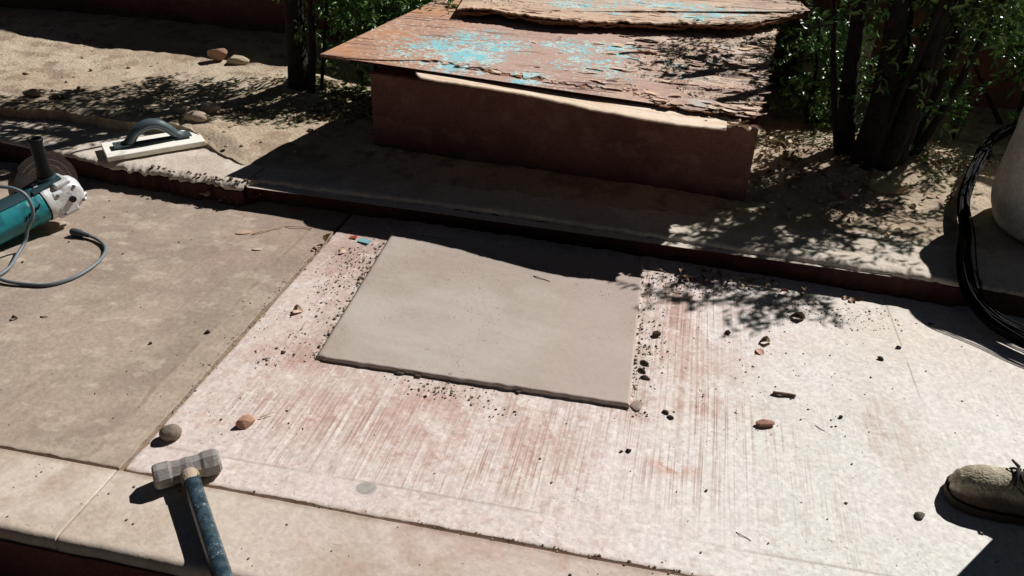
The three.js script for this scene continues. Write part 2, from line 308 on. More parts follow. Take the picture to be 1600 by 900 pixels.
for (const [a, b, s] of [[-3.3, -1.111, 4], [-1.108, 0.732, 5], [0.735, 2.6, 6]]) {
  const g = obj('kerb_stone', plate(edgy(a, b, 150, 0.02), edgy(KZ, JZ + 0.003, 26, 0.025, 8), (x, z) => {
    const df = KZ - z, dx = Math.min(x - a, b - x), db = z - JZ - 0.003; let y = 0.0025 * (fbm(x * 5 + s, z * 5, 3) - 0.5) + 0.001 * (fbm(x * 30, z * 30, 2) - 0.5);
    const r = 0.016; if (df < r) y -= r * (1 - Math.sqrt(Math.max(0, 1 - (1 - df / r) ** 2)));
    const r2 = 0.0025; for (const d of [dx, db]) if (d < r2) y -= r2 * (1 - Math.sqrt(Math.max(0, 1 - (1 - Math.max(0, d) / r2) ** 2)));
    return [x, y, z + (df < 0.03 ? 0.006 * (fbm(x * 9 + s, 3, 3) - 0.5) : 0)];
  }, uvKerb, () => -0.165), M.kerb, pave);
}
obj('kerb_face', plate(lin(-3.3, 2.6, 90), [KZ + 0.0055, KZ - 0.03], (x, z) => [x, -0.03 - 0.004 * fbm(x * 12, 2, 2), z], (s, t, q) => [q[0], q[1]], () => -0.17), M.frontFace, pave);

/* ---------- fresh mortar patch ---------- */
{
  const [c, b] = texPair(1024, 820, (u, v, o) => {
    const x = u * 0.9, z = v * 0.75, m = fbm(x * 5, z * 5, 4), f = fbm(x * 90, z * 90, 2), sw = fbm(x * 3 + z * 8, z * 26 - x * 7, 3);
    o[0] = 180; o[1] = 167; o[2] = 154; mix3(o, [172, 157, 144], ss(0.42, 0.65, m)); mix3(o, [192, 181, 168], ss(0.5, 0.7, fbm(x * 3 + 9, z * 4, 3)) * 0.7); const arc = fbm(x * 4 + 3 * Math.sin(z * 5), z * 40 + 9 * x * x, 3); mix3(o, [168, 152, 138], ss(0.6, 0.75, arc) * 0.12); mix3(o, [198, 188, 174], ss(0.42, 0.3, arc) * 0.1);
    mix3(o, [182, 164, 152], ss(0.55, 0.9, u) * 0.5);
    const pit = ss(0.86, 0.95, vn(x * 150, z * 150)) * ss(0.42, 0.62, m), spk = ss(0.93, 0.99, vn(x * 210 + 9, z * 210)); mix3(o, [150, 136, 122], pit * 0.7); mix3(o, [214, 204, 190], spk * 0.6);
    const k = 0.975 + 0.05 * f; o[0] *= k; o[1] *= k; o[2] *= k; o[3] = 140 + (f - 0.5) * 30 + (sw - 0.5) * 70 + (arc - 0.5) * 40 - pit * 110;
  });
  const m = mat({ map: c, bumpMap: b, bumpScale: 0.0016, roughness: 0.72 });
  const A = [-0.857, -1.632], B = [-0.008, -1.632], C = [-0.027, -2.385], D = [-0.905, -2.40];
  const g = plate(edgy(0, 1, 110, 0.014, 6), edgy(0, 1, 90, 0.016, 6), (s, t) => {
    let x = lerp(lerp(A[0], B[0], s), lerp(D[0], C[0], s), t), z = lerp(lerp(A[1], B[1], s), lerp(D[1], C[1], s), t);
    const ds = Math.min(s, 1 - s) * 0.86, dt = Math.min(t, 1 - t) * 0.75, d = Math.min(ds, dt), r = s < 0.03 ? 0.014 : 0.005;
    let y = 0.015 - 0.004 * ss(0.85, 0.2, s) * (1 - t * 0.5) * 0.3 + 0.0014 * (fbm(x * 6, z * 6, 3) - 0.5);
    if (d < r) y -= (s < 0.03 ? 0.011 : 0.004) * (1 - d / r) ** 2;
    const w = Math.exp(-d / 0.008); x += w * 0.004 * (fbm(z * 45, 3 + Math.round(s) * 9, 3) - 0.5); z += w * 0.007 * (fbm(x * 40, 7 + Math.round(t) * 9, 3) - 0.5);
    return [x, y, z];
  }, (s, t) => [s, t], () => -0.012);
  tag(obj('mortar_patch', g, m), 'freshly smoothed grey mortar patch raised on the pinkish concrete pavement', 'mortar patch');
}

/* ---------- upper kerb and planting soil ---------- */
const kerbFront = [[-6, -3.0], [-2.646, -2.62], [-2.094, -2.522], [-1.943, -2.513], [-1.715, -2.488], [-1.6, -2.476], [-1.53, -2.462], [-1.46, -2.53], [-1.2, -2.515], [-0.6, -2.505], [0.055, -2.463], [0.16, -2.453], [0.463, -2.425], [0.619, -2.413], [0.863, -2.394], [3.5, -2.2]];
const poly = (P, x) => { for (let i = 1; i < P.length; i++) if (x <= P[i][0]) return lerp(P[i - 1][1], P[i][1], (x - P[i - 1][0]) / (P[i][0] - P[i - 1][0])); return P[P.length - 1][1]; };
const kerbUp = new THREE.Group(); kerbUp.name = 'upper_kerb'; kerbUp.userData.kind = 'structure'; scene.add(kerbUp);
const HK = 0.085;
for (const [a, b, rag] of [[-6, -1.505, 1], [-1.497, 0.995, 0.35], [1.003, 3.5, 0.3]]) {
  const T = [0, 0.004, 0.01, 0.02, 0.035, 0.055, 0.08, 0.11, 0.15, 0.2, 0.26, 0.33, 0.45];
  const S = lin(a, b, Math.round((b - a) * 110)), P = (x, t) => {
    const rg = rag * ss(-2.5, -1.9, x) + 0.25, n = fbm(x * 26, 3.3, 4) - 0.5, n2 = fbm(x * 70 + 9, t * 70, 3) - 0.5;
    const z = poly(kerbFront, x) - t + rg * (0.035 * n + 0.012 * n2) * Math.exp(-t / 0.05);
    const r = 0.012 + 0.03 * rg * fbm(x * 30 + 4, 1, 3); let y = HK + 0.006 * (fbm(x * 4, z * 4, 3) - 0.5) + 0.0035 * (fbm(x * 30, z * 30, 2) - 0.5);
    if (t < r) y -= 0.5 * r * (1 - Math.sqrt(Math.max(0, 1 - (1 - t / r) ** 2))) + 0.010 * rg * fbm(x * 80, t * 90, 2) * (1 - t / r);
    return [x, y, z];
  };
  const k = obj('kerb_stone', plate(S, T, P, (s, t, q) => [q[0] / 1.5, q[2] / 1.5 + q[1]], () => HK - 0.016), M.upper, kerbUp);
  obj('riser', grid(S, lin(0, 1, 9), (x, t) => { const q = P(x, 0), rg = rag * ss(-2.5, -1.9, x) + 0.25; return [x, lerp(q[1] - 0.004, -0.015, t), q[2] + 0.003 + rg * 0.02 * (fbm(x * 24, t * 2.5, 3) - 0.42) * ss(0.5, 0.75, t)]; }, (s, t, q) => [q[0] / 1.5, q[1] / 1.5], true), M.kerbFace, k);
}
const soilFront = (x) => lerp(-2.86, -2.645, ss(-2.02, -1.55, x));
const soilY = (x, z) => {
  const L = ss(-1.5, -2.05, x);
  let y = lerp(0.094, 0.134, L) + 0.02 * ss(-3.1, -3.9, z) + 0.034 * (fbm(x * 2.4, z * 2.4 + 3, 4) - 0.5) + 0.016 * (fbm(x * 11, z * 11, 4) - 0.5) + 0.005 * (fbm(x * 45, z * 45, 2) - 0.5);
  y += 0.05 * Math.exp(-(((x + 1.72) / 0.2) ** 2 + ((z + 3.5) / 0.18) ** 2)) + 0.05 * Math.exp(-(((x - 0.85) / 0.3) ** 2 + ((z + 3.35) / 0.25) ** 2));
  y += 0.06 * Math.exp(-(((x + 3.75) / 0.4) ** 2 + ((z + 3.95) / 0.16) ** 2));
  return y;
};
{
  const g = plate(lin(-6, 3.5, 420), [0, 0.006, 0.014, 0.025, 0.04, 0.06, ...lin(0.08, 1.9, 90)], (x, t) => {
    const z = soilFront(x) - t + 0.05 * (fbm(x * 9, 5, 4) - 0.5) * Math.exp(-t / 0.06);
    let y = soilY(x, z); const e = ss(0.05, 0, t); y -= e * 0.018 * fbm(x * 40, t * 50, 3); y = lerp(y, Math.min(y, HK + 0.004 + 0.004 * fbm(x * 20, 2, 2)), ss(-2.0, -1.6, x) * ss(0.10, 0, t));
    return [x, y, z];
  }, (s, t, q) => [q[0] / 1.2, q[2] / 1.2 + q[1]], () => 0.03);
  tag(obj('planting_soil', g, M.soil), null, null, null, 'structure');
}
/* ---------- wall behind ---------- */
{
  const w = thing('garden_wall', 'low maroon plastered wall in shade behind the trees', 'wall', [0, 0, 0]);
  const zw = (x) => -4.28 + 0.035 * x;
  obj('wall_face', plate(lin(-9, 6, 160), [0, 0.22], (x, t) => [x, 0.80 + 0.008 * fbm(x * 5, t, 2), zw(x) - t], (s, t, q) => [q[0] / 1.5, q[1] / 1.5 + q[2]], () => 0.0), M.wall, w);
  obj('coping', plate(edgy(-9, 6, 160), edgy(-0.02, 0.24, 6, 0.01, 3), (x, t) => [x, 0.845 + 0.004 * fbm(x * 8, t * 8, 2), zw(x) - t], (s, t, q) => [q[0] / 1.5, q[2] / 1.5], 0.042), M.upper, w);
}

/* ---------- masonry box and its plywood boards ---------- */
{
  const b = thing('masonry_box', 'brown plastered masonry box in shade under the old plywood boards', 'masonry box', [0, 0, 0]);
  const FL = [-1.168, -2.945], FR = [0.302, -2.80], dir = [0.095, -1];
  const P = (s, t) => [lerp(FL[0], FR[0], s) + dir[0] * t, lerp(FL[1], FR[1], s) + dir[1] * t];
  const top = (s) => lerp(0.402, 0.372, s);
  // four walls, each with its own thickness; the inside is hollow and dark
  const wall = (s0, s1, t0, t1) => plate(edgy(s0, s1, s1 - s0 > 0.5 ? 90 : 8, 0.012, 4), edgy(t0, t1, t1 - t0 > 0.5 ? 60 : 8, 0.015, 4), (s, t) => {
    const [x, z] = P(s, t), d = Math.min((s - s0) * 1.47, (s1 - s) * 1.47, t - t0, t1 - t), r = 0.012;
    return [x + 0.004 * (fbm(z * 9, x * 9, 3) - 0.5), top(s) - (d < r ? r * 0.7 * (1 - d / r) ** 2 : 0) + 0.006 * (fbm(x * 9, z * 9, 3) - 0.5), z + 0.006 * (fbm(x * 7, z * 7, 3) - 0.5)];
  }, (s, t, q) => [q[0] / 1.5 + q[2] / 1.5, q[1] / 1.5 + 0.3], () => 0.03);
  obj('front_wall', wall(0, 1, 0, 0.11), M.plaster, b);
  obj('side_wall', wall(0, 0.075, 0.113, 1.28), M.plaster, b);
  obj('side_wall', wall(0.925, 1, 0.113, 1.28), M.plaster, b);
  obj('rear_wall', wall(0.077, 0.923, 1.18, 1.28), M.plaster, b);
}
const PL = (x, z) => 0.2462 - 0.0097 * x - 0.0757 * z;       // the plane the boards lie in
const lidFront = [[-1.328, -2.855], [-1.22, -2.841], [-1.11, -2.851], [-0.957, -2.879], [-0.865, -2.877], [-0.711, -2.851], [-0.646, -2.829], [-0.516, -2.806], [-0.457, -2.796], [-0.317, -2.779], [-0.181, -2.767], [-0.099, -2.742], [-0.043, -2.69], [0.063, -2.672], [0.209, -2.672], [0.272, -2.66]];
const lidXZ = (s, t) => {                                     // s across, t from the front edge to the back
  const xf = lerp(-1.328, 0.272, s), zf = poly(lidFront, xf), xb = lerp(-1.05, 0.415, s), zb = -3.92;
  return [lerp(xf, xb, t), lerp(zf, zb, t)];
};
const TURQ = [[-0.91, -3.06, 0.13, 0.1, 0.8], [-0.80, -3.17, 0.12, 0.1, 0.7], [-0.79, -2.99, 0.10, 0.09, 1.15], [-0.70, -3.13, 0.10, 0.08, 0.8], [-0.42, -3.2, 0.10, 0.07, 0.75], [-0.30, -3.22, 0.12, 0.06, 0.7], [-0.33, -3.02, 0.16, 0.1, 0.5], [-0.01, -3.1, 0.05, 0.03, 1.1], [0.05, -3.0, 0.05, 0.05, 0.6], [-0.515, -2.85, 0.045, 0.03, 1.1], [-1.0, -2.96, 0.1, 0.07, 0.5], [-0.2, -2.93, 0.1, 0.06, 0.35]];
const TURQ2 = [[0.056, -3.62, 0.07, 0.05, 1.1], [0.12, -3.7, 0.1, 0.06, 0.8], [-0.45, -3.66, 0.12, 0.07, 0.8], [-0.28, -3.56, 0.03, 0.04, 0.8], [-0.1, -3.75, 0.2, 0.06, 0.7], [0.25, -3.72, 0.1, 0.06, 0.6]];
/* how many plies have peeled off at a place, and how near the next edge is */
function peel(x, z, rear) {
  const m = rear ? 0.24 + 0.5 * ss(-0.5, -0.9, x) + 0.3 * ss(0.1, 0.4, x) : ss(-0.42, 0.0, x + 0.12 * (fbm(x * 6, z * 6, 2) - 0.5));
  const f = Math.max(0, (0.655 - fbm(x * 5.5 + 3 + 0.5 * fbm(x * 9, z * 9, 2), z * 17 + 2 * fbm(x * 4, z * 3, 2), 4)) * 11 * m), d = Math.min(4, Math.floor(f));
  return [d, f - d, m];
}
const peelY = (x, z, rear) => { const [d, fr, m] = peel(x, z, rear); return -d * 0.0021 + 0.007 * ss(0.72, 1, fr) * m * fbm(x * 13 + d * 7, z * 20, 2); };
function plyTone(x, z, o, T, rear) {
  // wood grain runs across the board; old paint and water stains over it
  const g1 = fbm(x * 5, z * 85 + 1.6 * fbm(x * 2, z * 3, 2), 4), g2 = fbm(x * 14 + 9, z * 210, 3), big = fbm(x * 2.3 + 3, z * 3 + 1, 4), fine = fbm(x * 150, z * 200, 2), crackN = fbm(x * 4 + 50, z * 60 + 2 * fbm(x * 3, z * 4, 2), 3);
  o[0] = 198; o[1] = 164; o[2] = 146;
  const orange = ss(-0.75, -1.15, x) * ss(0.35, 0.6, big + 0.12); mix3(o, [204, 138, 84], orange * 0.8);
  mix3(o, [182, 150, 136], ss(0.45, 0.65, big) * 0.6);
  mix3(o, [190, 170, 152], ss(-0.1, 0.2, x) * 0.75);
  if (rear) mix3(o, [220, 190, 158], 0.8);
  mix3(o, [150, 112, 94], ss(0.52, 0.72, g1) * 0.4); mix3(o, [206, 172, 146], ss(0.55, 0.75, g2) * 0.4);
  mix3(o, [216, 198, 178], ss(0.6, 0.75, fbm(x * 9 + 4, z * 26, 4)) * ss(-0.5, 0.1, x) * 0.7);
  let tq = 0; for (const b of T) { const d = ((x - b[0]) / b[2] / 1.25) ** 2 + ((z - b[1]) / b[3] / 1.2) ** 2; if (d < 9) tq = Math.max(tq, b[4] * Math.exp(-d)); }
  const flake = fbm(x * 95, z * 150, 3) * 0.75 + 0.25 * fbm(x * 26 + 5, z * 38, 2), fl = ss(0.65 - tq * 0.29, 0.70 - tq * 0.29, flake) * Math.min(1, tq * 3);
  mix3(o, vn(x * 30, z * 30) > 0.5 ? [142, 218, 226] : [188, 228, 226], fl * 0.95);
  const wf = ss(0.64, 0.69, fbm(x * 75 + 40, z * 110, 3)) * ss(0.36, 0.6, big) * 0.8; mix3(o, [224, 210, 190], wf * (1 - fl));
  const [pd, pf, pm] = peel(x, z, rear);
  if (pd > 0) mix3(o, [[214, 186, 158], [178, 150, 130], [226, 200, 168], [142, 116, 98]][pd - 1], 0.62);
  mix3(o, [236, 216, 190], ss(0.8, 1, pf) * pm * 0.45); mix3(o, [104, 82, 70], ss(0.10, 0.0, pf) * (pd > 0 ? 0.55 : 0));
  const crack = ss(0.335, 0.30, crackN) * ss(0.45, 0.62, fbm(x * 3 + 7, z * 5 + 70, 2) + 0.18 * ss(-0.3, 0.2, x)); mix3(o, [78, 52, 42], crack * 0.6);
  const dk = ss(0.55, 0.72, fbm(x * 6 + 90, z * 40 + 12, 4)) * ss(-0.1, 0.15, x); mix3(o, [120, 102, 92], dk * 0.4);
  const k = 0.93 + 0.14 * fine; o[0] *= k; o[1] *= k; o[2] *= k;
  o[3] = 120 + (g1 - 0.5) * 60 * (0.4 + 0.6 * ss(-0.3, 0.1, x)) + (g2 - 0.5) * 60 + fl * 60 - crack * 110 + (fine - 0.5) * 30 + wf * 30;
}
const [plyC, plyB] = texPair(2048, 1500, (u, v, o) => { const [x, z] = lidXZ(u, v); plyTone(x, z, o, TURQ, false); });
const [ply2C, ply2B] = texPair(1600, 700, (u, v, o) => plyTone(-1.1 + u * 1.75, -3.3 - v * 0.9, o, TURQ2, true));
const [coreC, coreB] = texPair(1024, 512, (u, v, o) => {
  const x = u * 1.6, z = v * 0.8, g = fbm(x * 6, z * 90, 4), f = fbm(x * 120, z * 160, 2); o[0] = 250; o[1] = 230; o[2] = 204;
  mix3(o, [220, 182, 142], ss(0.45, 0.7, g) * 0.6); mix3(o, [244, 222, 192], ss(0.5, 0.7, fbm(x * 4, z * 12, 3)) * 0.5); const k = 0.94 + 0.12 * f; o[0] *= k; o[1] *= k; o[2] *= k; o[3] = 128 + (g - 0.5) * 120 + (f - 0.5) * 40;
});
M.ply = mat({ map: plyC, bumpMap: plyB, bumpScale: 0.002, roughness: 0.78 });
M.ply2 = mat({ map: ply2C, bumpMap: ply2B, bumpScale: 0.0035, roughness: 0.8 });
M.core = mat({ map: coreC, bumpMap: coreB, bumpScale: 0.002, roughness: 0.85 });
M.oldcore = mat({ map: coreC, bumpMap: coreB, bumpScale: 0.003, color: rgb(150, 116, 98) });
{
  const b = thing('plywood_board', 'weathered plywood board with flaking turquoise paint lying on the masonry box', 'plywood board', [0, 0, 0]);
  const rag = (s, amt, sd) => amt * Math.max(0, fbm(s * 60 + sd, sd, 4) - 0.36) * ss(0.16, 0.3, s) + 0.006 * (fbm(s * 160 + sd, 1, 2));
  const warp = (x, z) => 0.006 * (fbm(x * 2 + 3, z * 2, 3) - 0.5) + 0.014 * ss(-0.1, 0.25, x) * (fbm(x * 9, z * 12, 3) - 0.45);
  const layer = (sd, amt, up, th, push, sideAmt, nx = 460, nt = 300) => plate(lin(0, 1, nx), lin(0, 1, nt).map((t) => t * t * 0.6 + t * 0.4), (s, t) => {
    const rr = rag(s, amt, sd) / 1.1, side = sideAmt * (fbm(t * 34 + sd, 7, 4) - 0.4);
    let [x, z] = lidXZ(s, rr - push + t * (1 - rr + push)); if (s > 0.97) x += side * (s - 0.97) / 0.03;
    const e = Math.exp(-t * 18);
    return [x, PL(x, z) + up + warp(x, z) + (sd === 3 ? peelY(x, z, false) : -0.0085 * ss(-0.4, 0.1, x) * ss(0.03, 0.12, t)) + e * 0.006 * (fbm(s * 40 + sd, 3, 3) - 0.4) * ss(0.25, 0.7, s), z];
  }, (s, t) => { const rr = rag(s, amt, sd) / 1.1; return [s, clamp(rr - push + t * (1 - rr + push), 0.001, 0.999)]; }, th);
  obj('top_ply', layer(3, 0.09, 0.004, 0.004, 0, 0.03), M.ply, b);
  obj('core_ply', layer(11, 0.05, 0.0005, 0.004, 0.004, 0.04, 220, 50), M.oldcore, b);
  obj('bottom_ply', layer(23, 0.07, -0.004, 0.003, 0.002, 0.03, 220, 40), M.oldcore, b);
  // lifted flakes of veneer
  const r = rng(91), geos = [0, 1, 2].map((k) => {
    const g = grid(lin(-1, 1, 8), lin(0.5, -0.5, 3), (s, t) => { const w = (1 - 0.55 * Math.abs(s) ** 1.5) * (0.7 + 0.6 * fbm(s * 2 + k * 7, t + k, 2)); return [s + 0.2 * (fbm(t * 4 + k * 3, 1, 2) - 0.5), 0.10 * s * s + 0.12 * (fbm(s * 1.5 + k, t * 2, 2) - 0.3) * (t + 0.5), t * w]; }, (s, t) => [s * 0.02, t * 0.02]); return g;
  });
  const tones = [[224, 198, 172], [210, 180, 156], [190, 164, 146], [234, 214, 192], [166, 138, 120], [204, 194, 182], [240, 210, 174]].map((c) => rgb(...c));
  const lists = [[], [], []];
  for (let i = 0; i < 150; i++) {
    const m = r(); let s, t;
    if (m < 0.62) { s = 1 - Math.pow(r(), 1.5) * 0.38; t = r() * 0.62; } else if (m < 0.8) { s = 0.25 + r() * 0.72; t = 0.01 + 0.05 * r() * r(); } else if (m < 0.86) { s = 0.42 + r() * 0.2; t = 0.05 + r() * 0.4; } else { s = 0.985 + 0.012 * r(); t = r() * 0.7; }
    const [x, z] = lidXZ(s, t), L = 0.010 + 0.035 * r() * r() + (m < 0.62 ? 0.012 : 0);
    lists[i % 3].push({ p: V(x, PL(x, z) + 0.007 + warp(x, z) + 0.004 * r(), z), e: new THREE.Euler((r() - 0.5) * 0.34, (r() - 0.5) * 0.8 - 0.05, (r() - 0.5) * 0.16), s: [L, L * 1.0, L * (0.3 + 0.75 * r())], c: tones[Math.floor(r() * tones.length)] });
  }
  lists.forEach((l, k) => instances('ply_flake', geos[k], mat({ roughness: 0.9, side: THREE.DoubleSide }), l, b));
}
{
  const b = thing('lower_board', 'pale raw wood board edge jutting out under the weathered plywood', 'wooden board', [0, 0, 0]);
  const front = [[-0.906, -2.758], [-0.72, -2.733], [-0.518, -2.714], [-0.321, -2.668], [-0.164, -2.622], [0.026, -2.582], [0.169, -2.588]], sag = (x) => 0.006 * Math.exp(-(((x + 0.38) / 0.3) ** 2));
  obj('board_sheet', plate(lin(-0.935, 0.18, 200), [0, 0.004, 0.01, 0.03, 0.06, 0.1, 0.15, 0.25, 0.45], (x, t) => {
    const end = Math.max(0, 1 - (x + 0.935) / 0.05), z = poly(front, x) - t + (0.006 * (fbm(x * 60, 3, 3) - 0.5) + 0.016 * (fbm(x * 17, 8, 3) - 0.5)) * Math.exp(-t / 0.03) - 0.05 * end * end;
    return [x + (x < -0.9 ? 0.02 * (fbm(t * 30, 4, 2) - 0.5) : 0), PL(x, z) - 0.0085 - sag(x) - 0.002 * (t < 0.004 ? 1 - t / 0.004 : 0) + 0.004 * (fbm(x * 6, t * 5, 3) - 0.5), z];
  }, (s, t) => [s / 1.6, t / 0.8], 0.0045), M.core, b);
  const r = rng(17), sp = [];
  for (let i = 0; i < 26; i++) { const g = new THREE.BoxGeometry(0.02 + 0.05 * r(), 0.003 + 0.006 * r(), 0.004 + 0.012 * r(), 3, 1, 1); const k = r(), x = 0.10 + 0.17 * k, z = -2.625 - 0.05 * k - 0.03 * r(); at(g, x, PL(x, z) - 0.012 - 0.02 * r(), z, (r() - 0.5) * 0.8, (r() - 0.5) * 1.6, (r() - 0.5) * 0.8); sp.push(g); }
  obj('splinter', sp, M.core, b);
}
{
  const b = thing('rear_plywood_board', 'rear plywood board overlapping the front one with a curled raised edge', 'plywood board', [0, 0, 0]);
  const seam = [[-1.02, -3.46], [-0.936, -3.42], [-0.792, -3.424], [-0.619, -3.383], [-0.482, -3.37], [-0.276, -3.412], [-0.095, -3.439], [0.085, -3.482], [0.266, -3.543], [0.346, -3.62], [0.45, -3.72], [0.538, -3.80]];
  const mk = (up, th, sd, push) => plate(lin(0, 1, 400), [0, 0.004, 0.012, 0.02, 0.03, 0.04, 0.05, ...lin(0.06, 1, sd === 4 ? 110 : 26)], (s, t) => {
    const xf = lerp(-0.95, 0.538, s), xb = lerp(-1.02, 0.5, s), zf = poly(seam, xf) - 0.06 * Math.max(0, fbm(s * 38 + sd, 2, 4) - 0.40) - 0.012 * fbm(s * 150 + sd, 5, 3) + push, x = lerp(xf, xb, t), z = lerp(zf, -4.03, t);
    const curl = (sd === 4 ? peelY(x, z, true) : 0) + 0.014 * Math.exp(-t * 9) * fbm(s * 30 + sd, t * 6, 3) + 0.010 * Math.exp(-t * 9) * (0.4 + fbm(s * 7, 1, 2)) * ss(0, 0.12, s);
    return [x, PL(x, z) + up + curl + 0.004 * (fbm(x * 3, z * 3, 2) - 0.5), z];
  }, (s, t, q) => [(q[0] + 1.1) / 1.75, clamp((-3.3 - q[2]) / 0.9, 0.002, 0.998)], th);
  obj('top_ply', mk(0.036, 0.006, 4, 0), M.ply2, b);
  obj('core_ply', mk(0.024, 0.007, 15, -0.004), M.oldcore, b);
  obj('bottom_ply', mk(0.015, 0.008, 33, -0.012), M.oldcore, b);
  const r = rng(137), fl = [], g = grid(lin(-1, 1, 8), lin(0.5, -0.5, 3), (s, t) => [s + 0.2 * (fbm(t * 4, 1, 2) - 0.5), 0.10 * s * s, t * (1 - 0.55 * Math.abs(s) ** 1.5)], (s, t) => [s * 0.02, t * 0.02]), tones = [[214, 184, 150], [196, 160, 126], [150, 118, 96], [226, 200, 168], [128, 98, 80]].map((c) => rgb(...c));
  for (let i = 0; i < 90; i++) { const x = -0.93 + 1.4 * r(), z = poly(seam, x) - 0.01 - 0.09 * r() ** 1.6 - (r() < 0.3 ? 0.25 * r() : 0), L = 0.012 + 0.04 * r() * r(); fl.push({ p: V(x, PL(x, z) + 0.043 + 0.008 * r(), z), e: new THREE.Euler((r() - 0.5) * 0.4, (r() - 0.5) * 0.5, (r() - 0.5) * 0.2), s: [L, L, L * (0.22 + 0.4 * r())], c: tones[Math.floor(r() * 5)] }); }
  instances('ply_flake', g, mat({ roughness: 0.9, side: THREE.DoubleSide }), fl, b);
}
{
  const l = obj('ledge_block', at(new RoundedBoxGeometry(0.3, 0.36, 0.18, 3, 0.012), 0.72, 0.28, -4.12, 0, 0.03, 0), M.upper);
  tag(l, 'light concrete block behind the right end of the boards', 'concrete block');
}

/* ---------- sledgehammer ---------- */
function wearTex(base, dark, light, seed, w = 512, h = 256) {
  return texPair(w, h, (u, v, o) => {
    const a = fbm(u * 9 + seed, v * 26, 4), b = fbm(u * 40 + seed, v * 90, 3), c = fbm(u * 5 + seed * 3, v * 12, 4);
    o[0] = base[0]; o[1] = base[1]; o[2] = base[2]; mix3(o, dark, ss(0.45, 0.7, a)); mix3(o, light, ss(0.62, 0.70, b) * ss(0.4, 0.62, c)); o[3] = 128 + (b - 0.5) * 90;
  });
}
{
  const h = thing('sledgehammer', 'old steel sledgehammer with worn blue pipe handle lying on the kerb', 'hammer', [-0.940, 0, -1.150], 0.66);
  const [sc, sb] = texPair(512, 512, (u, v, o) => { const a = fbm(u * 8, v * 8, 4), b = fbm(u * 40, v * 40, 3); o[0] = 162; o[1] = 157; o[2] = 151; mix3(o, [134, 128, 121], ss(0.45, 0.65, a) * 0.8); mix3(o, [188, 180, 172], ss(0.55, 0.75, b) * 0.4); mix3(o, [132, 112, 98], ss(0.56, 0.74, fbm(u * 9 + 9, v * 9, 3)) * 0.4); o[3] = 128 + (b - 0.5) * 120 + (a - 0.5) * 60; });
  const steel = mat({ map: sc, bumpMap: sb, bumpScale: 0.0012, metalness: 0.15, roughness: 0.55, flatShading: true });
  const prof = [[0.001, -0.070], [0.0235, -0.0695], [0.0285, -0.0655], [0.0305, -0.058], [0.0305, -0.036], [0.0272, -0.029], [0.0265, -0.012], [0.0285, 0], [0.0265, 0.014], [0.0272, 0.028], [0.0305, 0.036], [0.0305, 0.056], [0.028, 0.0655], [0.021, 0.0705], [0.001, 0.071]].map((p) => new THREE.Vector2(...p));
  const hd = new THREE.LatheGeometry(prof, 32), hv = hd.attributes.position;
  for (let i = 0; i < hv.count; i++) {                         // square section with cut corners
    const x = hv.getX(i), z = hv.getZ(i), r = Math.hypot(x, z), a = Math.atan2(z, x), q = Math.min(1 / Math.max(Math.abs(Math.cos(a)), Math.abs(Math.sin(a))), 1.33 / (Math.abs(Math.cos(a)) + Math.abs(Math.sin(a))) * 1.06);
    hv.setXYZ(i, Math.cos(a) * r * q * 0.93, hv.getY(i), Math.sin(a) * r * q * 0.93);
  }
  at(hd, 0, 0.0285, 0, 0, 0, -Math.PI / 2);
  const p = hd.attributes.position; for (let i = 0; i < p.count; i++) { const k = 0.0016; p.setXYZ(i, p.getX(i), p.getY(i) + k * (n3(p.getX(i) * 60, p.getY(i) * 60, p.getZ(i) * 60) - 0.5), p.getZ(i) + k * (n3(p.getX(i) * 60 + 9, p.getY(i) * 60, p.getZ(i) * 60) - 0.5)); }
  obj('hammer_head', hd, steel, h);
  const [pc, pb] = wearTex([58, 76, 84], [40, 56, 64], [128, 140, 140], 3, 256, 1024);
  const hp = [[0.002, 0.0285, 0.012], [0.009, 0.027, 0.12], [0.03, 0.024, 0.4], [0.055, 0.0215, 0.74]];
  obj('handle', taper(hp, 0.0188, 60, 20, 0.05, 2), mat({ map: pc, bumpMap: pb, bumpScale: 0.0004, roughness: 0.26, metalness: 0 }), h);
  obj('worn_collar', [taper([[0.002, 0.0287, 0.02], [0.0033, 0.0283, 0.05]], (t) => 0.0200 - 0.0008 * t, 12, 18, 0.10, 5)], mat({ color: rgb(176, 158, 136), bumpMap: sb, bumpScale: 0.002, roughness: 0.8 }), h);
  obj('wedge', at(new RoundedBoxGeometry(0.008, 0.010, 0.018, 2, 0.003), 0.017, 0.036, 0.028, 0.2, 0.3, 0), mat({ color: rgb(176, 152, 96), roughness: 0.7 }), h);
}

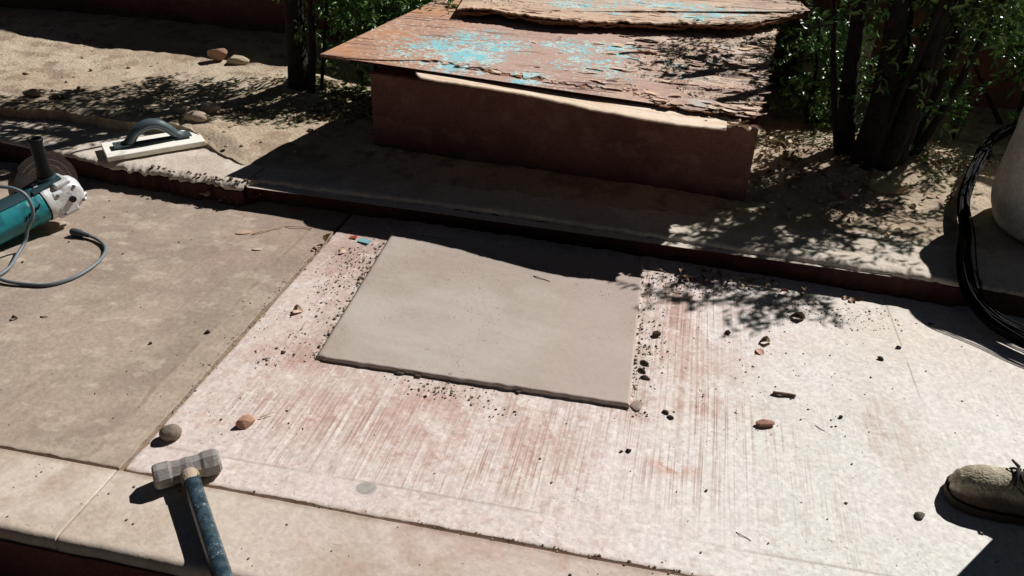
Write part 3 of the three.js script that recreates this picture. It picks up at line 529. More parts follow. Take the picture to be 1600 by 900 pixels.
/* ---------- angle grinder ---------- */
{
  const hx = -2.03, hy = 0.110, hz = -2.185;
  const g = thing('angle_grinder', 'teal angle grinder with silver gear head, black side handle and grey cord', 'angle grinder', [hx, hy, hz]);
  g.rotation.set(0, 1.17, 0.15); g.scale.setScalar(1.22); g.updateMatrixWorld(true);
  const inv = g.matrixWorld.clone().invert(), toLocal = (q) => q.applyMatrix4(inv);
  const [tc, tb] = wearTex([28, 134, 140], [20, 104, 112], [128, 176, 172], 8), [ac, ab] = wearTex([222, 224, 220], [196, 198, 194], [240, 240, 236], 12);
  const teal = mat({ map: tc, bumpMap: tb, bumpScale: 0.0006, roughness: 0.42 }), alu = mat({ map: ac, bumpMap: ab, bumpScale: 0.001, metalness: 0.15, roughness: 0.45 });
  const black = new THREE.MeshPhysicalMaterial({ color: rgb(17, 20, 21), roughness: 0.45, specularIntensity: 0.45 }), dark = mat({ color: rgb(40, 66, 72), roughness: 0.5 });
  const lx = (prof, n = 32) => at(new THREE.LatheGeometry(prof.map((p) => new THREE.Vector2(p[1], p[0])), n), 0, 0, 0, 0, 0, -Math.PI / 2);
  const body = obj('motor_housing', lx([[-0.36, 0.001], [-0.36, 0.040], [-0.345, 0.047], [-0.22, 0.050], [-0.10, 0.051], [-0.066, 0.053], [-0.060, 0.050], [-0.06, 0.001]]), teal, g);
  obj('rear_grip', lx([[-0.58, 0.001], [-0.58, 0.026], [-0.565, 0.033], [-0.46, 0.03], [-0.38, 0.036], [-0.358, 0.043], [-0.358, 0.001]]), black, g);
  const shell = (r, x0, x1, a0, a1) => grid(lin(x0, x1, 10), lin(a0, a1, 14), (x, a) => [x, r * Math.cos(a), r * Math.sin(a)], null, true);
  obj('top_panel', shell(0.0535, -0.34, -0.075, -0.55, 0.62), dark, g);
  for (let i = 0; i < 5; i++) obj('vent_slot', at(new RoundedBoxGeometry(0.022, 0.0035, 0.004, 1, 0.0012), -0.086 - i * 0.0105, 0.016 - i * 0.004, 0.0500, 0.28, 0, 1.0), black, body);
  // gear housing: bell towards the motor, spindle hub across it
  obj('gear_housing', [
    lx([[-0.06, 0.0545], [-0.052, 0.056], [-0.03, 0.054], [-0.005, 0.05], [0.02, 0.045], [0.042, 0.036], [0.052, 0.024], [0.055, 0.001]]),
    at(new THREE.LatheGeometry([[0.001, -0.06], [0.034, -0.06], [0.036, -0.05], [0.042, -0.02], [0.043, 0.025], [0.040, 0.044], [0.030, 0.052], [0.001, 0.053]].map((p) => new THREE.Vector2(...p)), 28), 0.006, 0, 0, Math.PI / 2, 0, 0),
    at(new RoundedBoxGeometry(0.07, 0.085, 0.05, 4, 0.016), -0.012, -0.008, 0.028), at(new RoundedBoxGeometry(0.05, 0.018, 0.07, 3, 0.008), 0.0, 0.042, 0.012),
  ], alu, g);
  for (const [x, y] of [[0.032, -0.022], [-0.03, -0.035], [-0.028, 0.022], [0.022, 0.026]]) obj('screw', at(new THREE.CylinderGeometry(0.0045, 0.005, 0.006, 14), x, y, 0.0515, Math.PI / 2, 0, 0), mat({ color: rgb(120, 118, 112), metalness: 0.5, roughness: 0.5 }), g);
  obj('screw_boss', [at(new THREE.TorusGeometry(0.009, 0.004, 8, 18), 0.047, -0.024, 0.034, 0.3, 0.6, 0)], alu, g);
  obj('lock_button', at(new THREE.CylinderGeometry(0.009, 0.009, 0.012, 18), 0.004, -0.004, 0.054, Math.PI / 2, 0, 0), black, g);
  obj('handle_collar', [at(new THREE.CylinderGeometry(0.024, 0.032, 0.026, 24), -0.014, 0.052, 0.0), at(new RoundedBoxGeometry(0.09, 0.012, 0.06, 3, 0.005), -0.035, 0.05, 0.004, 0, 0, 0.12)], dark, g);
  obj('side_handle', [at(new THREE.LatheGeometry([[0.001, 0], [0.021, 0], [0.0205, 0.01], [0.0172, 0.025], [0.0165, 0.085], [0.0175, 0.098], [0.0195, 0.104], [0.0205, 0.110], [0.0185, 0.113], [0.0135, 0.113], [0.0125, 0.107], [0.0125, 0.055], [0.001, 0.055]].map((p) => new THREE.Vector2(...p)), 28), -0.016, 0.062, 0, 0.02, 0, -0.13)], black, g);
  obj('spindle', at(new THREE.CylinderGeometry(0.014, 0.014, 0.03, 18), 0.006, 0, -0.074, Math.PI / 2, 0, 0), mat({ color: rgb(120, 116, 110), metalness: 0.6, roughness: 0.5 }), g);
  const [dc, db] = texPair(256, 256, (u, v, o) => { const r = Math.hypot(u - 0.5, v - 0.5) * 2, f = fbm(u * 60, v * 60, 3); o[0] = 58; o[1] = 47; o[2] = 42; if (r < 0.62 && r > 0.3) mix3(o, [82, 62, 54], 0.7); mix3(o, [150, 130, 112], ss(0.02, 0.005, Math.abs(r - 0.8)) * 0.6 + ss(0.02, 0.005, Math.abs(r - 0.64)) * 0.6); const k = 0.8 + 0.4 * f; o[0] *= k; o[1] *= k; o[2] *= k; o[3] = 255 * f; });
  obj('cutting_disc', [at(new THREE.CylinderGeometry(0.094, 0.094, 0.003, 48), 0.006, 0, -0.084, Math.PI / 2, 0, 0)], mat({ map: dc, bumpMap: db, bumpScale: 0.001 }), g);
  obj('disc_guard', [grid(lin(0.62, 3.9, 40), [0, 1], (a, k) => [0.006 - 0.1 * Math.sin(a) * 1.0, 0.1 * Math.cos(a), -0.062 - 0.03 * k], null), grid(lin(0.62, 3.9, 40), [0, 1], (a, k) => { const r = 0.1 - 0.045 * k; return [0.006 - r * Math.sin(a), r * Math.cos(a), -0.0625]; }, null)], mat({ color: rgb(70, 62, 58), metalness: 0.4, roughness: 0.5, side: THREE.DoubleSide }), g);
  const grey = mat({ color: rgb(112, 122, 126), roughness: 0.5 });
  const loc = (L) => L.map((q) => toLocal(V(...q)));
  const cord = obj('power_cord', taper(loc([[-2.45, 0.17, -1.86], [-2.25, 0.205, -1.95], [-2.1, 0.21, -1.99], [-2.03, 0.205, -2.003], [-1.997, 0.188, -2.006], [-1.982, 0.15, -2.004], [-1.988, 0.11, -2.0], [-2.005, 0.075, -1.985], [-2.015, 0.035, -1.97], [-2.007, 0.014, -1.918], [-1.975, 0.009, -1.83], [-1.99, 0.008, -1.76], [-2.06, 0.008, -1.74], [-2.16, 0.008, -1.77], [-2.18, 0.008, -1.86], [-2.11, 0.008, -1.92], [-2.05, 0.009, -1.87], [-2.0, 0.014, -1.80], [-1.94, 0.010, -1.772], [-1.862, 0.0065, -1.773], [-1.795, 0.0065, -1.787], [-1.754, 0.0065, -1.834], [-1.739, 0.0065, -1.905], [-1.748, 0.0065, -1.981], [-1.776, 0.007, -2.038], [-1.833, 0.009, -2.080], [-1.888, 0.012, -2.098]]), 0.0046, 260, 10), grey, g);
  const pa = toLocal(V(-1.875, 0.012, -2.094)), pb2 = toLocal(V(-1.955, 0.014, -2.104)), ax = pb2.clone().sub(pa).normalize(), q = new THREE.Quaternion().setFromUnitVectors(V(0, 1, 0), ax);
  const pg = new THREE.LatheGeometry([[0.001, 0], [0.007, 0], [0.0085, 0.025], [0.013, 0.042], [0.0135, 0.068], [0.011, 0.075], [0.001, 0.075]].map((v) => new THREE.Vector2(v[0] / 1.22, v[1] / 1.22)), 18); pg.applyQuaternion(q); pg.translate(pa.x, pa.y, pa.z);
  const plug = obj('plug', pg, mat({ color: rgb(70, 74, 76), roughness: 0.6 }), cord);
}

/* ---------- hand float ---------- */
{
  const f = thing('hand_float', 'pale wooden hand float with grey loop handle on the upper kerb edge', 'hand float', [-2.005, 0.104, -2.700], 0.755);
  f.rotation.set(0.015, 0.755, 0.0);
  const [wc, wb] = texPair(512, 256, (u, v, o) => { const g = fbm(u * 4, v * 46 + 3 * fbm(u * 3, v * 3, 2), 4), f2 = fbm(u * 60, v * 60, 2), s = fbm(u * 7 + 3, v * 4, 4); o[0] = 250; o[1] = 248; o[2] = 236; mix3(o, [228, 214, 184], ss(0.5, 0.72, g) * 0.5); mix3(o, [190, 182, 166], ss(0.55, 0.75, s) * 0.6 * ss(0.5, 0.1, u)); mix3(o, [240, 236, 222], ss(0.5, 0.7, f2) * 0.3); o[3] = 128 + (g - 0.5) * 100; });
  const bg = new RoundedBoxGeometry(0.365, 0.02, 0.165, 3, 0.003), bp = bg.attributes.position, bu = bg.attributes.uv;
  for (let i = 0; i < bp.count; i++) bu.setXY(i, bp.getX(i) / 0.365 + 0.5, bp.getZ(i) / 0.165 + 0.5 + bp.getY(i));
  obj('board', bg, mat({ map: wc, bumpMap: wb, bumpScale: 0.001, roughness: 0.75 }), f);
  const hm = mat({ color: rgb(84, 98, 102), roughness: 0.32, metalness: 0.15 });
  const arch = taper([[-0.125, 0.016, 0], [-0.10, 0.018, 0], [-0.078, 0.034, 0], [-0.055, 0.062, 0], [-0.01, 0.084, 0], [0.03, 0.080, 0], [0.065, 0.054, 0], [0.09, 0.028, 0], [0.112, 0.018, 0], [0.13, 0.016, 0]], (t) => 0.0145 + 0.0055 * Math.sin(t * Math.PI), 48, 16);
  const ap = arch.attributes.position; for (let i = 0; i < ap.count; i++) ap.setZ(i, ap.getZ(i) * 1.35); arch.computeVertexNormals();
  obj('loop_handle', arch, hm, f);
  obj('handle_rail', at(new RoundedBoxGeometry(0.27, 0.008, 0.04, 3, 0.003), 0, 0.0135, 0), mat({ color: rgb(62, 74, 76), roughness: 0.5 }), f);
  for (const s of [-1, 1]) { const pd = obj('foot_plate', at(new RoundedBoxGeometry(0.055, 0.008, 0.056, 3, 0.003), s * 0.118, 0.0205, 0), hm, f); obj('screw', at(new THREE.CylinderGeometry(0.005, 0.005, 0.004, 12), s * 0.13, 0.0255, 0.008), mat({ color: rgb(150, 150, 146), metalness: 0.6, roughness: 0.4 }), pd); }
}

/* ---------- filled sack and wire coil ---------- */
{
  const d = thing('filled_sack', 'tall pale grey filled sack standing upright on the upper kerb', 'sack', [1.362, 0.075, -2.845]);
  const prof = [[0, 0.02], [0.004, 0.6], [0.014, 0.80], [0.035, 0.92], [0.07, 0.985], [0.14, 1.01], [0.24, 1.0], [0.34, 0.975], [0.40, 0.93], [0.43, 0.82], [0.448, 0.6], [0.456, 0.3], [0.458, 0.02]];
  const rad = (y) => { for (let i = 1; i < prof.length; i++) if (y <= prof[i][0]) return lerp(prof[i - 1][1], prof[i][1], (y - prof[i - 1][0]) / (prof[i][0] - prof[i - 1][0])); return 0.02; };
  const H = [0, 0.003, 0.008, 0.014, 0.022, 0.034, 0.05, ...lin(0.07, 0.40, 26), 0.41, 0.42, 0.43, 0.438, 0.445, 0.451, 0.455, 0.458];
  const g = grid(lin(0, 1, 110), H, (s, y) => {
    const a = s * Math.PI * 2, c = Math.cos(a), n = Math.sin(a), q = 0.236 * rad(y) / Math.pow(Math.abs(c) ** 2.6 + Math.abs(n) ** 2.6, 1 / 2.6) * 0.97;
    const f = 0.042 * (n3(c * 1.5, y * 5, n * 1.5, 3) - 0.5) + 0.022 * (n3(c * 4 + y * 6, y * 12, n * 4, 3) - 0.5) - 0.012 * Math.max(0, Math.sin(a * 7 + 9 * n3(c, y * 4, n, 2))) * ss(0.22, 0.42, y) - 0.006 * Math.max(0, Math.sin(y * 60 + a * 3)) * ss(0.12, 0.02, y);
    return [c * (q + f), y * 1.1, n * (q + f) * 0.96];
  }, (s, y) => [s * 1.9, y / 0.8], true);
  obj('sack_body', g, M.post, d);
}
{
  const c = thing('wire_coil', 'coil of black annealed wire looped around the foot of the grey sack', 'wire coil', [1.45, 0, -2.7]);
  const wm = new THREE.MeshPhysicalMaterial({ color: rgb(16, 12, 12), roughness: 0.6, specularIntensity: 0.14 }), r = rng(44);
  const loop = [[1.12, 0.032, -2.14], [1.065, 0.034, -2.185], [1.0, 0.044, -2.255], [0.955, 0.08, -2.325], [0.945, 0.13, -2.41], [0.996, 0.14, -2.628], [1.06, 0.15, -2.919], [1.165, 0.19, -3.189], [1.262, 0.25, -3.354], [1.40, 0.31, -3.38], [1.60, 0.31, -3.30], [1.80, 0.27, -3.05], [1.88, 0.2, -2.7], [1.80, 0.12, -2.35], [1.55, 0.04, -2.16], [1.30, 0.032, -2.11]].map(([x, y, z]) => V(x - 1.45, y, z + 2.7));
  const C = new THREE.CatmullRomCurve3(loop, true, 'centripetal'), N = 72, FR = C.computeFrenetFrames(N, true), PT = lin(0, 1, N).map((t) => C.getPointAt(t));
  const geos = [], loose = [];
  for (let k = 0; k < 44; k++) {
    const rr = (k < 40 ? 0.0235 : 0.032) * Math.sqrt(r()), a0 = r() * 6.28, tw = (r() - 0.5) * 2.5, ph = r() * 6.28, am = 0.006 + 0.006 * r(), pts = [];
    for (let i = 0; i <= N; i++) {
      const t = i / N, spread = 0.8 + 0.45 * Math.exp(-(((((t + 0.5) % 1) - 0.5) / 0.10) ** 2)), a = a0 + tw * Math.sin(t * 6.283), q = rr * spread + am * Math.sin(t * 12.566 + ph) * (k < 40 ? 0.5 : 1);
      const v = PT[i].clone().addScaledVector(FR.normals[i], Math.cos(a) * q).addScaledVector(FR.binormals[i], Math.sin(a) * q); v.y = Math.max(v.y, 0.006); pts.push(v);
    }
    (k < 40 ? geos : loose).push(taper(pts, 0.0023, 110, 5));
  }
  tag(obj('wire_strand', geos, wm, c), null, null, null, 'stuff');
  loose.forEach((g) => obj('loose_wire', g, wm, c));
  for (const t0 of [0.345, 0.75]) {
    const i = Math.round(t0 * N), pts = [];
    for (let j = 0; j <= 60; j++) { const b = j / 60 * Math.PI * 8; pts.push(PT[i].clone().addScaledVector(FR.normals[i], Math.cos(b) * 0.025).addScaledVector(FR.binormals[i], Math.sin(b) * 0.025).addScaledVector(FR.tangents[i], (j / 60 - 0.5) * 0.03)); }
    obj('wire_tie', taper(pts, 0.003, 120, 6), wm, c);
  }
}

/* ---------- person at the right edge ---------- */
function fieldMesh(bones, c, half, res, k = 0.02) {            // union of tapered capsules [a, b, ra, rb], blended over k metres
  const mc = new MarchingCubes(res, undefined, false, false, 400000), h = res / 2, step = half / h, f = mc.field;
  mc.isolation = 0;
  const B = bones.map(([a, b, ra, rb, sq]) => { const d = [b[0] - a[0], b[1] - a[1], b[2] - a[2]]; return { a, d, L: Math.max(1e-9, d[0] ** 2 + d[1] ** 2 + d[2] ** 2), ra, rb, sq: sq || [1, 1, 1] }; });
  for (let z = 0; z < res; z++) for (let y = 0; y < res; y++) for (let x = 0; x < res; x++) {
    const px = c[0] + (x - h) * step, py = c[1] + (y - h) * step, pz = c[2] + (z - h) * step; let s = 1e3;
    for (const b of B) {
      const qx = px - b.a[0], qy = py - b.a[1], qz = pz - b.a[2], t = clamp((qx * b.d[0] + qy * b.d[1] + qz * b.d[2]) / b.L, 0, 1);
      const dx = (qx - b.d[0] * t) / b.sq[0], dy = (qy - b.d[1] * t) / b.sq[1], dz = (qz - b.d[2] * t) / b.sq[2], v = Math.sqrt(dx * dx + dy * dy + dz * dz) - (b.ra + (b.rb - b.ra) * t);
      const hh = clamp(0.5 + 0.5 * (s - v) / k, 0, 1); s = s + (v - s) * hh - k * hh * (1 - hh);
    }
    f[x + y * res + z * res * res] = -s;
  }
  mc.update();
  const n = mc.count ?? mc.geometry.drawRange.count, g = new THREE.BufferGeometry(), P = new Float32Array(n * 3);
  for (let i = 0; i < n; i++) for (let j = 0; j < 3; j++) P[i * 3 + j] = c[j] + mc.positionArray[i * 3 + j] * half;
  g.setAttribute('position', new THREE.BufferAttribute(P, 3)); g.setAttribute('normal', new THREE.BufferAttribute(mc.normalArray.slice(0, n * 3), 3));
  const uv = new Float32Array(n * 2); for (let i = 0; i < n; i++) { uv[i * 2] = P[i * 3] + P[i * 3 + 2]; uv[i * 2 + 1] = P[i * 3 + 1]; }
  g.setAttribute('uv', new THREE.BufferAttribute(uv, 2)); return g;
}
{
  // stands facing -x; local x runs from heel to toe's opposite, so the person is built facing -x directly
  const o = [0.955, 0, -1.485], pr = thing('person', 'person in dusty suede work shoes standing at the right edge', 'person', o, 0.0);
  const A = (x, y, z) => [x, y, z];
  const legL = [[A(0.0, 0.07, 0), A(-0.015, 0.48, 0.02)], [A(-0.015, 0.48, 0.02), A(0.02, 0.90, 0.085)]], legR = [[A(0.22, 0.07, 0.27), A(0.10, 0.48, 0.23)], [A(0.10, 0.48, 0.23), A(0.03, 0.90, 0.185)]];
  const trs = mat({ color: rgb(52, 58, 74), roughness: 0.95 }), sht = mat({ color: rgb(120, 128, 132), roughness: 0.95 }), skin = mat({ color: rgb(140, 96, 72), roughness: 0.6 }), hairM = mat({ color: rgb(28, 22, 20), roughness: 0.8 });
  const hands = [], armB = [];
  for (const s of [-1, 1]) {
    const sh = A(0.03, 1.40, 0.135 + s * 0.19), el = A(0.05, 1.12, 0.135 + s * 0.24), wr = A(-0.06, 0.90, 0.135 + s * 0.24);
    armB.push([sh, el, 0.045, 0.038], [el, wr, 0.037, 0.026]);
    const pw = A(-0.10, 0.82, 0.135 + s * 0.235), fb = [[wr, pw, 0.024, 0.03, [1, 1, 0.8]]];
    for (let k = 0; k < 4; k++) {
      const bx = -0.128 + k * 0.021, L = [0.036, 0.042, 0.039, 0.03][k], p0 = A(bx, 0.80 + 0.004 * k, pw[2]), p1 = A(bx - 0.008, p0[1] - L, pw[2] - s * 0.004), p2 = A(bx - 0.006, p1[1] - L * 0.72, pw[2] - s * 0.018), p3 = A(bx, p2[1] - L * 0.45, pw[2] - s * 0.032);
      fb.push([A(pw[0], pw[1] + 0.01, pw[2]), p0, 0.014, 0.0095], [p0, p1, 0.0095, 0.0088], [p1, p2, 0.0088, 0.008], [p2, p3, 0.008, 0.0068]);
    }
    fb.push([A(-0.112, 0.85, pw[2]), A(-0.142, 0.825, pw[2] - s * 0.02), 0.013, 0.0105], [A(-0.142, 0.825, pw[2] - s * 0.02), A(-0.15, 0.785, pw[2] - s * 0.032), 0.0105, 0.008]);
    hands.push(fieldMesh(fb, [-0.10, 0.81, pw[2]], 0.14, 70, 0.006));
  }
  const headG = fieldMesh([[A(0.0, 1.63, 0.135), A(0.01, 1.68, 0.135), 0.085, 0.092, [1.08, 1, 0.86]], [A(-0.045, 1.575, 0.135), A(-0.02, 1.62, 0.135), 0.045, 0.06], [A(-0.098, 1.635, 0.135), A(-0.112, 1.605, 0.135), 0.009, 0.015], [A(-0.092, 1.575, 0.118), A(-0.092, 1.575, 0.152), 0.009, 0.009], [A(-0.09, 1.563, 0.12), A(-0.09, 1.563, 0.15), 0.009, 0.009], [A(-0.085, 1.665, 0.10), A(-0.085, 1.665, 0.17), 0.013, 0.013], [A(0.01, 1.645, 0.048), A(0.012, 1.61, 0.052), 0.014, 0.011, [1, 1, 0.5]], [A(0.01, 1.645, 0.222), A(0.012, 1.61, 0.218), 0.014, 0.011, [1, 1, 0.5]], [A(0.02, 1.56, 0.135), A(0.03, 1.46, 0.135), 0.052, 0.056]], [-0.01, 1.62, 0.135], 0.19, 84, 0.014);
  const bodyG = fieldMesh([[A(0.03, 1.44, 0.135), A(0.025, 1.53, 0.135), 0.06, 0.052], [A(0.03, 1.0, 0.135), A(0.03, 1.36, 0.135), 0.115, 0.125, [0.85, 1, 1.25]], [A(0.03, 1.41, -0.03), A(0.03, 1.41, 0.30), 0.05, 0.05], ...armB, ...[legL, legR].flatMap((l) => [[...l[0], 0.035, 0.05], [...l[1], 0.05, 0.075]])], [0.03, 0.82, 0.135], 0.86, 110, 0.03);
  obj('body', [bodyG, headG, ...hands], skin, pr);
  obj('hair', fieldMesh([[A(0.02, 1.68, 0.135), A(0.03, 1.70, 0.135), 0.093, 0.093, [1.05, 0.95, 0.9]], [A(0.06, 1.62, 0.135), A(0.07, 1.66, 0.135), 0.06, 0.07, [0.8, 1, 1.1]]], [0.02, 1.68, 0.135], 0.17, 48, 0.02), hairM, pr);
  for (const s of [-1, 1]) obj('eye', at(new THREE.SphereGeometry(0.012, 14, 10), -0.079, 1.646, 0.135 + s * 0.031), mat({ color: rgb(60, 48, 42), roughness: 0.2 }), pr);
  obj('trousers', fieldMesh([[legL[0][0], legL[0][1], 0.072, 0.078], [legL[1][0], legL[1][1], 0.078, 0.105], [legR[0][0], legR[0][1], 0.072, 0.078], [legR[1][0], legR[1][1], 0.078, 0.105], [A(0.03, 0.92, 0.135), A(0.03, 1.0, 0.135), 0.12, 0.122, [0.9, 1, 1.2]]], [0.05, 0.53, 0.13], 0.6, 110, 0.03), trs, pr);
  obj('shirt', fieldMesh([[A(0.03, 0.97, 0.135), A(0.03, 1.36, 0.135), 0.132, 0.138, [0.88, 1, 1.25]], [A(0.03, 1.415, -0.03), A(0.03, 1.415, 0.30), 0.06, 0.06], ...[-1, 1].flatMap((s) => [[A(0.03, 1.40, 0.135 + s * 0.19), A(0.05, 1.14, 0.135 + s * 0.24), 0.066, 0.062]])], [0.03, 1.18, 0.135], 0.42, 76, 0.03), sht, pr);
  // shoes
  const [sc, sb] = texPair(512, 512, (u, v, o) => { const a = fbm(u * 7, v * 7, 4), b = fbm(u * 70, v * 70, 3), c = fbm(u * 22, v * 22, 3); o[0] = 184; o[1] = 174; o[2] = 150; mix3(o, [152, 140, 116], ss(0.45, 0.68, a) * 0.7); mix3(o, [204, 196, 174], ss(0.5, 0.7, c) * 0.5); mix3(o, [74, 60, 50], ss(0.17, 0.24, Math.abs(v - 0.5) + 0.05 * (a - 0.5)) * 0.9); const k = 0.88 + 0.24 * b; o[0] *= k; o[1] *= k; o[2] *= k; o[3] = 128 + (b - 0.5) * 150 + (c - 0.5) * 60; });  // dusty on top; sides painted dark toward the sole, standing in for shade
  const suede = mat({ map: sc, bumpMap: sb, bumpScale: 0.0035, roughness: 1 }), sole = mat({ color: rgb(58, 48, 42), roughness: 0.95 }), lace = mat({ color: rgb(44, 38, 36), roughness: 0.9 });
  const st = [[0, 0.032, 0.09], [0.04, 0.036, 0.115], [0.1, 0.038, 0.122], [0.17, 0.039, 0.118], [0.3, 0.042, 0.110], [0.42, 0.046, 0.102], [0.54, 0.050, 0.096], [0.66, 0.0535, 0.092], [0.78, 0.054, 0.089], [0.88, 0.049, 0.081], [0.95, 0.039, 0.067], [0.985, 0.027, 0.053], [1, 0.008, 0.036]];
  const prof = (u, k) => { for (let i = 1; i < st.length; i++) if (u <= st[i][0]) return lerp(st[i - 1][k], st[i][k], ss(0, 1, (u - st[i - 1][0]) / (st[i][0] - st[i - 1][0])) * 0.5 + 0.5 * (u - st[i - 1][0]) / (st[i][0] - st[i - 1][0])); return st[st.length - 1][k]; };
  const L = 0.285;
  const shoeAt = (x, z, turn) => {
    const sh = new THREE.Group(); sh.name = 'shoe'; sh.position.set(x - o[0], 0, z - o[2]); sh.rotation.y = turn; pr.add(sh);   // local +x from heel to toe
    const U = [...lin(0, 0.9, 44), ...lin(0.91, 1, 24)];
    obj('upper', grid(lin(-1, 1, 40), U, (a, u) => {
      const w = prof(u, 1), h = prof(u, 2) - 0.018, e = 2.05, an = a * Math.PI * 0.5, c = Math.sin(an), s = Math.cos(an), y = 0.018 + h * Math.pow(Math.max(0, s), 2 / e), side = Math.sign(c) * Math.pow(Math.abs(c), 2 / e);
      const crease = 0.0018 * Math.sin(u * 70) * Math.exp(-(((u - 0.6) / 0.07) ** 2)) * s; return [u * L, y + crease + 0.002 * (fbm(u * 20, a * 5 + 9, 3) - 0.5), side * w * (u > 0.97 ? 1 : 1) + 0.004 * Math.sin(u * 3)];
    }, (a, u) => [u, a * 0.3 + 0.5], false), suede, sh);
    const ol = []; for (let i = 0; i <= 40; i++) { const u = i / 40; ol.push(new THREE.Vector2(u * L * 1.015 - 0.002, prof(u, 1) + 0.0035)); } for (let i = 40; i >= 0; i--) { const u = i / 40; ol.push(new THREE.Vector2(u * L * 1.015 - 0.002, -prof(u, 1) - 0.0035)); }
    obj('sole', at(new THREE.ExtrudeGeometry(new THREE.Shape(ol), { depth: 0.014, bevelEnabled: true, bevelSize: 0.002, bevelThickness: 0.003, bevelSegments: 2 }), 0, 0.003, 0, Math.PI / 2).translate(0, 0.017, 0), sole, sh);
    { const tg = taper([[0.172, 0, 0], [0.13, 0.004, 0], [0.085, 0.012, 0], [0.06, 0.024, 0]], (t) => 0.010 + 0.012 * t, 14, 14), tp = tg.attributes.position; for (let i = 0; i < tp.count; i++) tp.setXYZ(i, tp.getX(i), tp.getY(i) * 0.55 + prof(clamp(tp.getX(i) / L, 0, 1), 2) - 0.001, tp.getZ(i)); tg.computeVertexNormals(); obj('tongue', tg, lace, sh); }
    const lc = []; for (let i = 0; i < 4; i++) { const x0 = 0.168 - i * 0.026, h = prof(x0 / L, 2) + 0.004; lc.push(taper([[x0 + 0.006, h - 0.012, -0.027], [x0 + 0.003, h + 0.002, -0.012], [x0, h + 0.005, 0], [x0 - 0.004, h + 0.002, 0.012], [x0 - 0.01, h - 0.012, 0.027]], 0.0032, 12, 6), taper([[x0 + 0.006, h - 0.012, 0.027], [x0 + 0.001, h + 0.004, 0.008], [x0 - 0.012, h - 0.008, -0.025]], 0.0028, 12, 6)); }
    lc.push(taper([[0.16, 0.100, 0.01], [0.175, 0.108, 0.028], [0.165, 0.094, 0.044], [0.15, 0.082, 0.047]], 0.0026, 14, 6));
    obj('laces', lc, lace, sh);
    for (const s of [-1, 1]) obj('seam', taper(lin(0, 1, 10).map((t) => { const u = 0.62 - 0.22 * t, w = prof(u, 1), h = prof(u, 2) - 0.018, c = 0.30 + 0.62 * t, e = 2 / 2.05; return [u * L, 0.0185 + h * Math.pow(Math.cos(c * Math.PI / 2), e) + 0.001, s * w * Math.pow(Math.sin(c * Math.PI / 2), e) * 1.015]; }), 0.0016, 16, 5), lace, sh);
  };
  shoeAt(0.998, -1.478, Math.PI - 0.10); shoeAt(1.22, -1.22, Math.PI - 0.05);
}

/* ---------- trees, shrubs, leaves ---------- */
const leafMat = new THREE.MeshPhysicalMaterial({ color: 0xffffff, roughness: 0.38, transmission: 0.14, thickness: 0, side: THREE.DoubleSide });
const softLeafMat = new THREE.MeshPhysicalMaterial({ color: new THREE.Color(1.2, 1.2, 1.15), roughness: 0.36, transmission: 0.42, thickness: 0, side: THREE.DoubleSide });
const GREENS = [[84, 124, 66], [108, 150, 76], [70, 106, 62], [140, 172, 96], [100, 132, 92]].map((c) => rgb(...c));
const DRY = [[178, 152, 120], [200, 180, 150], [150, 120, 90], [120, 92, 70], [214, 198, 170], [164, 132, 98]].map((c) => rgb(...c));
const LEAF = leafGeo(1, 0.34, 0.25, 0.35, 4);
const barkPair = texPair(256, 512, (u, v, o) => { const a = fbm(u * 14, v * 9, 4), b = fbm(u * 50, v * 30, 3); o[0] = 48; o[1] = 36; o[2] = 32; mix3(o, [30, 23, 21], ss(0.45, 0.65, a)); mix3(o, [70, 58, 52], ss(0.55, 0.72, b) * 0.6); o[3] = 128 + (a - 0.5) * 160 + (b - 0.5) * 90; });
M.bark = mat({ map: barkPair[0], bumpMap: barkPair[1], bumpScale: 0.006, roughness: 0.95 });
/* leaves along short shoots; zones = [cx, cy, cz, rx, ry, rz, shoots] */
function leavesIn(zones, r, size, dropY = -0.25, per = 13) {
  const list = [], twigs = [], q = new THREE.Quaternion(), X = V(1, 0, 0);
  for (const [cx, cy, cz, rx, ry, rz, n] of zones) for (let k = 0; k < n; k++) {
    let x, y, z; do { x = r() * 2 - 1; y = r() * 2 - 1; z = r() * 2 - 1; } while (x * x + y * y + z * z > 1 || fbm(cx * 9 + x * 2.6, cz * 7 + y * 2.6 + z * 1.9, 3) < 0.40);
    const p = V(cx + x * rx, cy + y * ry, cz + z * rz), d = V(x * 0.7 + r() - 0.5, dropY + (r() - 0.5) * 0.9, z * 0.7 + r() - 0.5).normalize(), len = 0.09 + 0.10 * r(), tone = r();
    twigs.push(taper([p.clone().addScaledVector(d, -0.02), p.clone().addScaledVector(d, len * 0.5).add(V(0, -0.004, 0)), p.clone().addScaledVector(d, len)], (t) => 0.0016 * (1 - 0.6 * t), 3, 4));
    for (let i = 0; i < per; i++) {
      const t = (i + 0.5) / per, pp = p.clone().addScaledVector(d, len * t), side = V(r() - 0.5, r() - 0.5, r() - 0.5).cross(d).normalize(), dir = side.multiplyScalar(0.9).addScaledVector(d, 0.55).add(V(0, -0.15, 0)).normalize();
      q.setFromUnitVectors(X, dir); const roll = new THREE.Quaternion().setFromAxisAngle(X, (r() - 0.5) * 2.4);
      const c = GREENS[Math.floor((tone * 0.6 + r() * 0.4) * GREENS.length)].clone().multiplyScalar(0.8 + 0.5 * r());
      list.push({ p: pp, q: q.clone().multiply(roll), s: size * (0.7 + 0.6 * r()), c });
    }
  }
  return [list, twigs];
}
